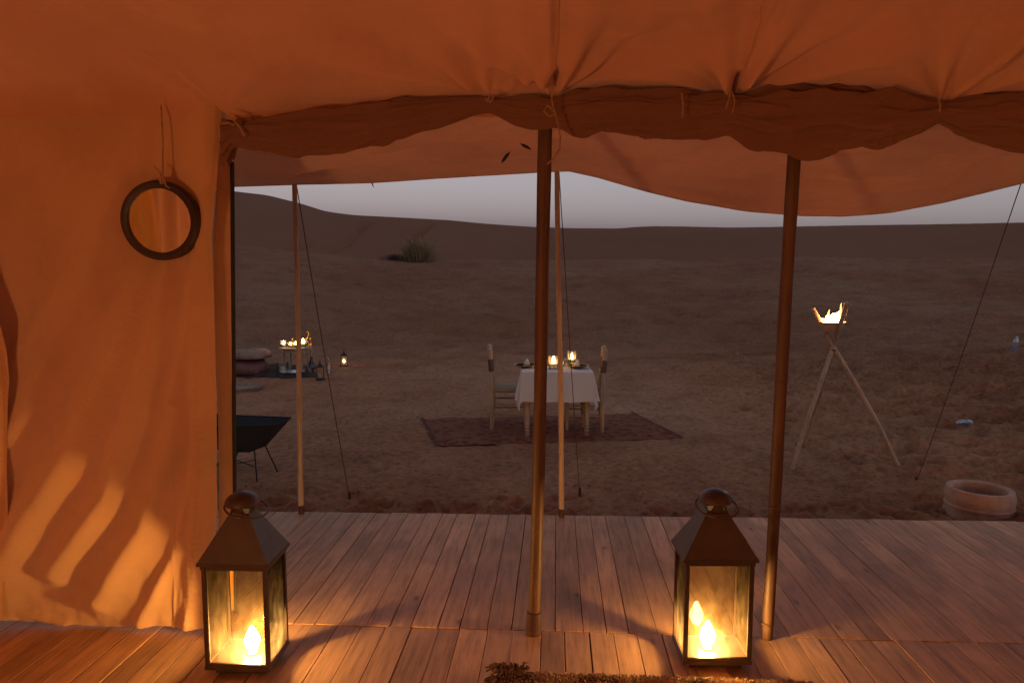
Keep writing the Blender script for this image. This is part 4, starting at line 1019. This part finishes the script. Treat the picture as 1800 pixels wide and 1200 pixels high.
tq = gp(435, 684); tr_ = thing('round_tray', (tq.x-0.1, tq.y, tq.z), 'shallow round woven tray lying on bare sand', 'tray')
MB().lathe([(0.0, 0.012), (0.24, 0.012), (0.30, 0.02), (0.325, 0.055), (0.335, 0.055), (0.32, 0.01), (0.28, 0.0), (0, 0)], 36).build('dish', M['paleweave'], tr_)
st = gp(521, 656); st.z += 0.05
sidet = thing('side_table', st, 'low round table crowded with lit candle jars', 'table')
MB().lathe([(0, 0.40), (0.27, 0.40), (0.285, 0.405), (0.285, 0.42), (0.27, 0.425), (0, 0.424)], 36).build('tabletop', M['stick'], sidet)
MB().lathe([(0.21, 0.33), (0.215, 0.33), (0.215, 0.40), (0.21, 0.40)], 30).build('apron', M['stick'], sidet)
for k in range(6):
    an = k*PI/3+0.3; MB().tube([(0.20*math.cos(an), 0.20*math.sin(an), 0.0), (0.20*math.cos(an), 0.20*math.sin(an), 0.4)], [0.012, 0.016], 8).build('leg', M['stick'], sidet)
gB = 'candle jars lit on the low round table'
tz = st.z+0.425
for (dx, dy, s_, lb) in ((-0.20, -0.05, 1.15, 'leftmost lit candle jar on the low round table'), (-0.065, -0.08, 0.9, 'small lit candle jar left of the thin awning pole on the low table'), (0.05, -0.12, 1.1, 'lit candle jar just right of the thin awning pole on the low table'), (0.155, -0.04, 1.5, 'largest lit candle jar, right side of the low round table')):
    candle_jar((st.x+dx, st.y+dy, tz), lb, gB, s_)
tpot = thing('teapot', (st.x-0.09, st.y+0.10, tz), 'small brass teapot at the back of the low round table', 'teapot')
MB().lathe([(0.04, 0), (0.055, 0.02), (0.055, 0.06), (0.03, 0.10), (0.012, 0.12), (0.014, 0.14), (0.0, 0.16)], 20).build('body', M['brass'], tpot)
MB().tube([(0.045, 0, 0.04), (0.085, 0, 0.07), (0.10, 0, 0.12)], [0.012, 0.008, 0.005], 8).build('spout', M['brass'], tpot)
MB().ring((-0.05, 0, 0.065), 0.035, 0.005, None, 14, 6).build('handle', M['brass'], tpot)
# water pipe
hk_ = gp(548, 654); hk = thing('water_pipe', (hk_.x, hk_.y, hk_.z+0.05), 'tall brass water pipe with beaded hose beside the low table', 'water pipe')
MB().lathe([(0.05, 0), (0.085, 0.02), (0.088, 0.06), (0.05, 0.13), (0.025, 0.18), (0.028, 0.22), (0.0, 0.221)], 22).build('base', M['blackgloss'], hk)
MB().lathe([(0.012, 0.22), (0.020, 0.26), (0.011, 0.30), (0.018, 0.34), (0.011, 0.38), (0.022, 0.43), (0.010, 0.47), (0.010, 0.52), (0.032, 0.55), (0.034, 0.57), (0.0, 0.57)], 16).build('stem', M['brass'], hk)
hp = [(0.02, 0, 0.33), (-0.04, -0.03, 0.50), (-0.07, -0.03, 0.53), (-0.03, -0.05, 0.60), (-0.01, -0.05, 0.66), (-0.035, -0.06, 0.70)]
MB().tube(hp, [0.009, 0.009, 0.009, 0.010, 0.010, 0.012], 8).build('hose', M['brass'], hk)
def small_lantern(c, label, lit):
    o = thing('small_lantern', c, label, 'lantern', R(20), 'small metal lanterns around the low table')
    w = 0.062; z0, z1 = 0.02, 0.20
    MB().box((0, 0, 0.01), (2*w+0.016, 2*w+0.016, 0.02)).build('base', M['black'], o, smooth=False)
    for sx in (-1, 1):
        for sy in (-1, 1): MB().box((sx*(w-0.005), sy*(w-0.005), 0.11), (0.010, 0.010, 0.18)).build('post', M['black'], o, smooth=False)
    MB().lathe([(w*1.5, z1), (0.02, z1+0.06), (0.012, z1+0.09), (0, z1+0.10)], 4, rot=Matrix.Rotation(PI/4, 3, 'Z')).build('roof', M['black'], o, smooth=False)
    MB().ring((0, 0, z1+0.11), 0.018, 0.003, None, 14, 6).build('handle', M['black'], o)
    for (x, y, dx, dy) in ((0, -w+0.005, 2*w-0.022, 0.002), (0, w-0.005, 2*w-0.022, 0.002), (-w+0.005, 0, 0.002, 2*w-0.022), (w-0.005, 0, 0.002, 2*w-0.022)):
        MB().box((x, y, 0.11), (dx, dy, 0.176)).build('glass_pane', M['clearglass'], o, smooth=False)
    MB().lathe([(0.022, 0.021), (0.022, 0.065), (0, 0.065)], 14).build('candle', M['wax'], o)
    if lit: MB().lathe([(0.004, 0.067), (0.016, 0.083), (0.017, 0.094), (0.008, 0.118), (0, 0.128)], 10).build('flame', M['candle'], o)
    return o
a = gp(563, 668); small_lantern((a.x, a.y, a.z+0.02), 'unlit small black lantern at the corner of the blanket', False)
a = gp(605, 643); small_lantern(a, 'lit small black lantern standing alone on the sand', True)
a = gp(497, 658); hj = thing('glass_jar', (a.x, a.y, a.z+0.05), 'clear glass jar with unlit candle left of the low table', 'jar')
MB().lathe([(0.08, 0), (0.10, 0.01), (0.105, 0.16), (0.10, 0.16), (0.094, 0.014), (0, 0.012)], 24).build('jar', M['clearglass'], hj)
MB().lathe([(0.035, 0.013), (0.035, 0.09), (0, 0.09)], 16).build('candle', M['wax'], hj)
a = gp(514, 660); sp = thing('silver_tray', (a.x, a.y, a.z+0.055), 'oval silver tray holding two glasses below the low table', 'tray')
MB().lathe([(0, 0.006), (0.17, 0.006), (0.20, 0.02), (0.205, 0.02), (0.18, 0.0), (0, 0)], 30).build('dish', simple('silver', (0.6, 0.58, 0.56), rough=0.3, metal=0.9), sp)
for i, (dx, lb) in enumerate(((0.22, 'small tea glass beside the silver tray, left one'), (0.32, 'small tea glass beside the silver tray, right one'))):
    g_ = thing('tea_glass', (a.x+dx, a.y-0.02, a.z+0.056), lb, 'glass', 0, 'glasses by the silver tray')
    MB().lathe([(0.026, 0), (0.03, 0.08), (0.028, 0.08), (0.022, 0.006), (0, 0.005)], 14).build('cup', M['clearglass'], g_)
a = gp(578, 655)
vz = thing('glass_vase', a, 'slender clear glass vase on the sand behind the unlit lantern', 'vase')
MB().lathe([(0.03, 0), (0.05, 0.03), (0.045, 0.08), (0.02, 0.14), (0.016, 0.22), (0.03, 0.26), (0.028, 0.26), (0.013, 0.22), (0.018, 0.14), (0, 0.01)], 18).build('body', M['clearglass'], vz)

# ------------------------------------------------------------------ dry bush, tufts and gravel
def blades(c, n, h, spread, mat, name, parent, seed):
    mb = MB(); q = random.Random(seed)
    for i in range(n):
        an = q.uniform(0, 2*PI); r0 = abs(q.gauss(0, spread*0.35)); ln = q.uniform(0.35, 1.0)*h*math.exp(-(r0/spread)**2*0.8); t_ = min(1.2, q.uniform(0.05, 0.5)+r0/spread*0.7)
        b0 = Vector(c)+Vector((r0*math.cos(an), r0*math.sin(an), -0.02)); d = Vector((math.cos(an)*t_, math.sin(an)*t_, 1)).normalized()
        w = 0.006*h/0.6; s_ = Vector((-math.sin(an)*w, math.cos(an)*w, 0))
        m1_ = b0+d*ln*0.6; e_ = b0+d*ln+Vector((math.cos(an), math.sin(an), -0.4))*ln*0.15
        mb.add([b0-s_, b0+s_, m1_+s_*0.7, m1_-s_*0.7, e_], [(0, 1, 2, 3), (3, 2, 4)])
    return mb.build(name, mat, parent, world=True)
M['dry'] = simple('dry_grass', (0.30, 0.20, 0.10), rough=0.9, scale=3, var=0.3)
M['twig'] = simple('dark_twigs', (0.07, 0.05, 0.035), rough=0.9, scale=3, var=0.3)
bsh = gp(735, 459.5); bo = thing('desert_shrub', bsh, 'rounded dry desert shrub on the ridge of sand below the dunes', 'shrub')
blades(bsh, 900, 1.7, 1.1, M['dry'], 'foliage', bo, 1); blades(bsh+Vector((0, 0, 0.0)), 900, 0.9, 1.3, M['twig'], 'twigs', bo, 2)
b2_ = gp(693, 457); bo2 = thing('desert_shrub', b2_, 'small dark shrub just left of the larger dry one', 'shrub'); blades(b2_, 900, 0.5, 1.7, M['twig'], 'twigs', bo2, 3)
mb = MB(); q = random.Random(12)
for i in range(420):
    x = q.uniform(-14, 18); y = q.uniform(14, 38); z = gz(x, y); h = q.uniform(0.04, 0.13)
    for k in range(5):
        an = q.uniform(0, 2*PI); b0 = Vector((x, y, z)); s_ = Vector((-math.sin(an)*0.008, math.cos(an)*0.008, 0))
        mb.add([b0-s_, b0+s_, b0+Vector((math.cos(an)*h, math.sin(an)*h*0.6, h))], [(0, 1, 2)])
tf = mb.build('grass_tufts', M['dry'], None); tag(tf, 'sparse dry tufts dotted over the rising sand', 'grass', None, 'stuff')
mb = MB()
for i in range(5200):
    y = 4.8+ (q.random()**1.6)*18; x = q.uniform(-0.6*y, 0.75*y); s_ = q.uniform(0.003, 0.010)*(1+0.06*y)
    z = float(gz(x, y)); rz_ = q.uniform(0, 6.28)
    c = Vector((x, y, z+s_*0.2)); ca, sa = math.cos(rz_)*s_, math.sin(rz_)*s_
    mb.add([c+Vector((ca, sa, 0)), c+Vector((-sa, ca, 0)), c+Vector((-ca, -sa, 0)), c+Vector((sa, -ca, 0)), c+Vector((0, 0, s_*0.8)), c-Vector((0, 0, s_*0.5))], [(0, 1, 4), (1, 2, 4), (2, 3, 4), (3, 0, 4), (1, 0, 5), (2, 1, 5), (3, 2, 5), (0, 3, 5)])
gv = mb.build('gravel', simple('gravel_stone', (0.30, 0.16, 0.10), rough=0.9, scale=6, var=0.6), None, smooth=False); tag(gv, 'scattered small stones on the sand', 'gravel', None, 'stuff')
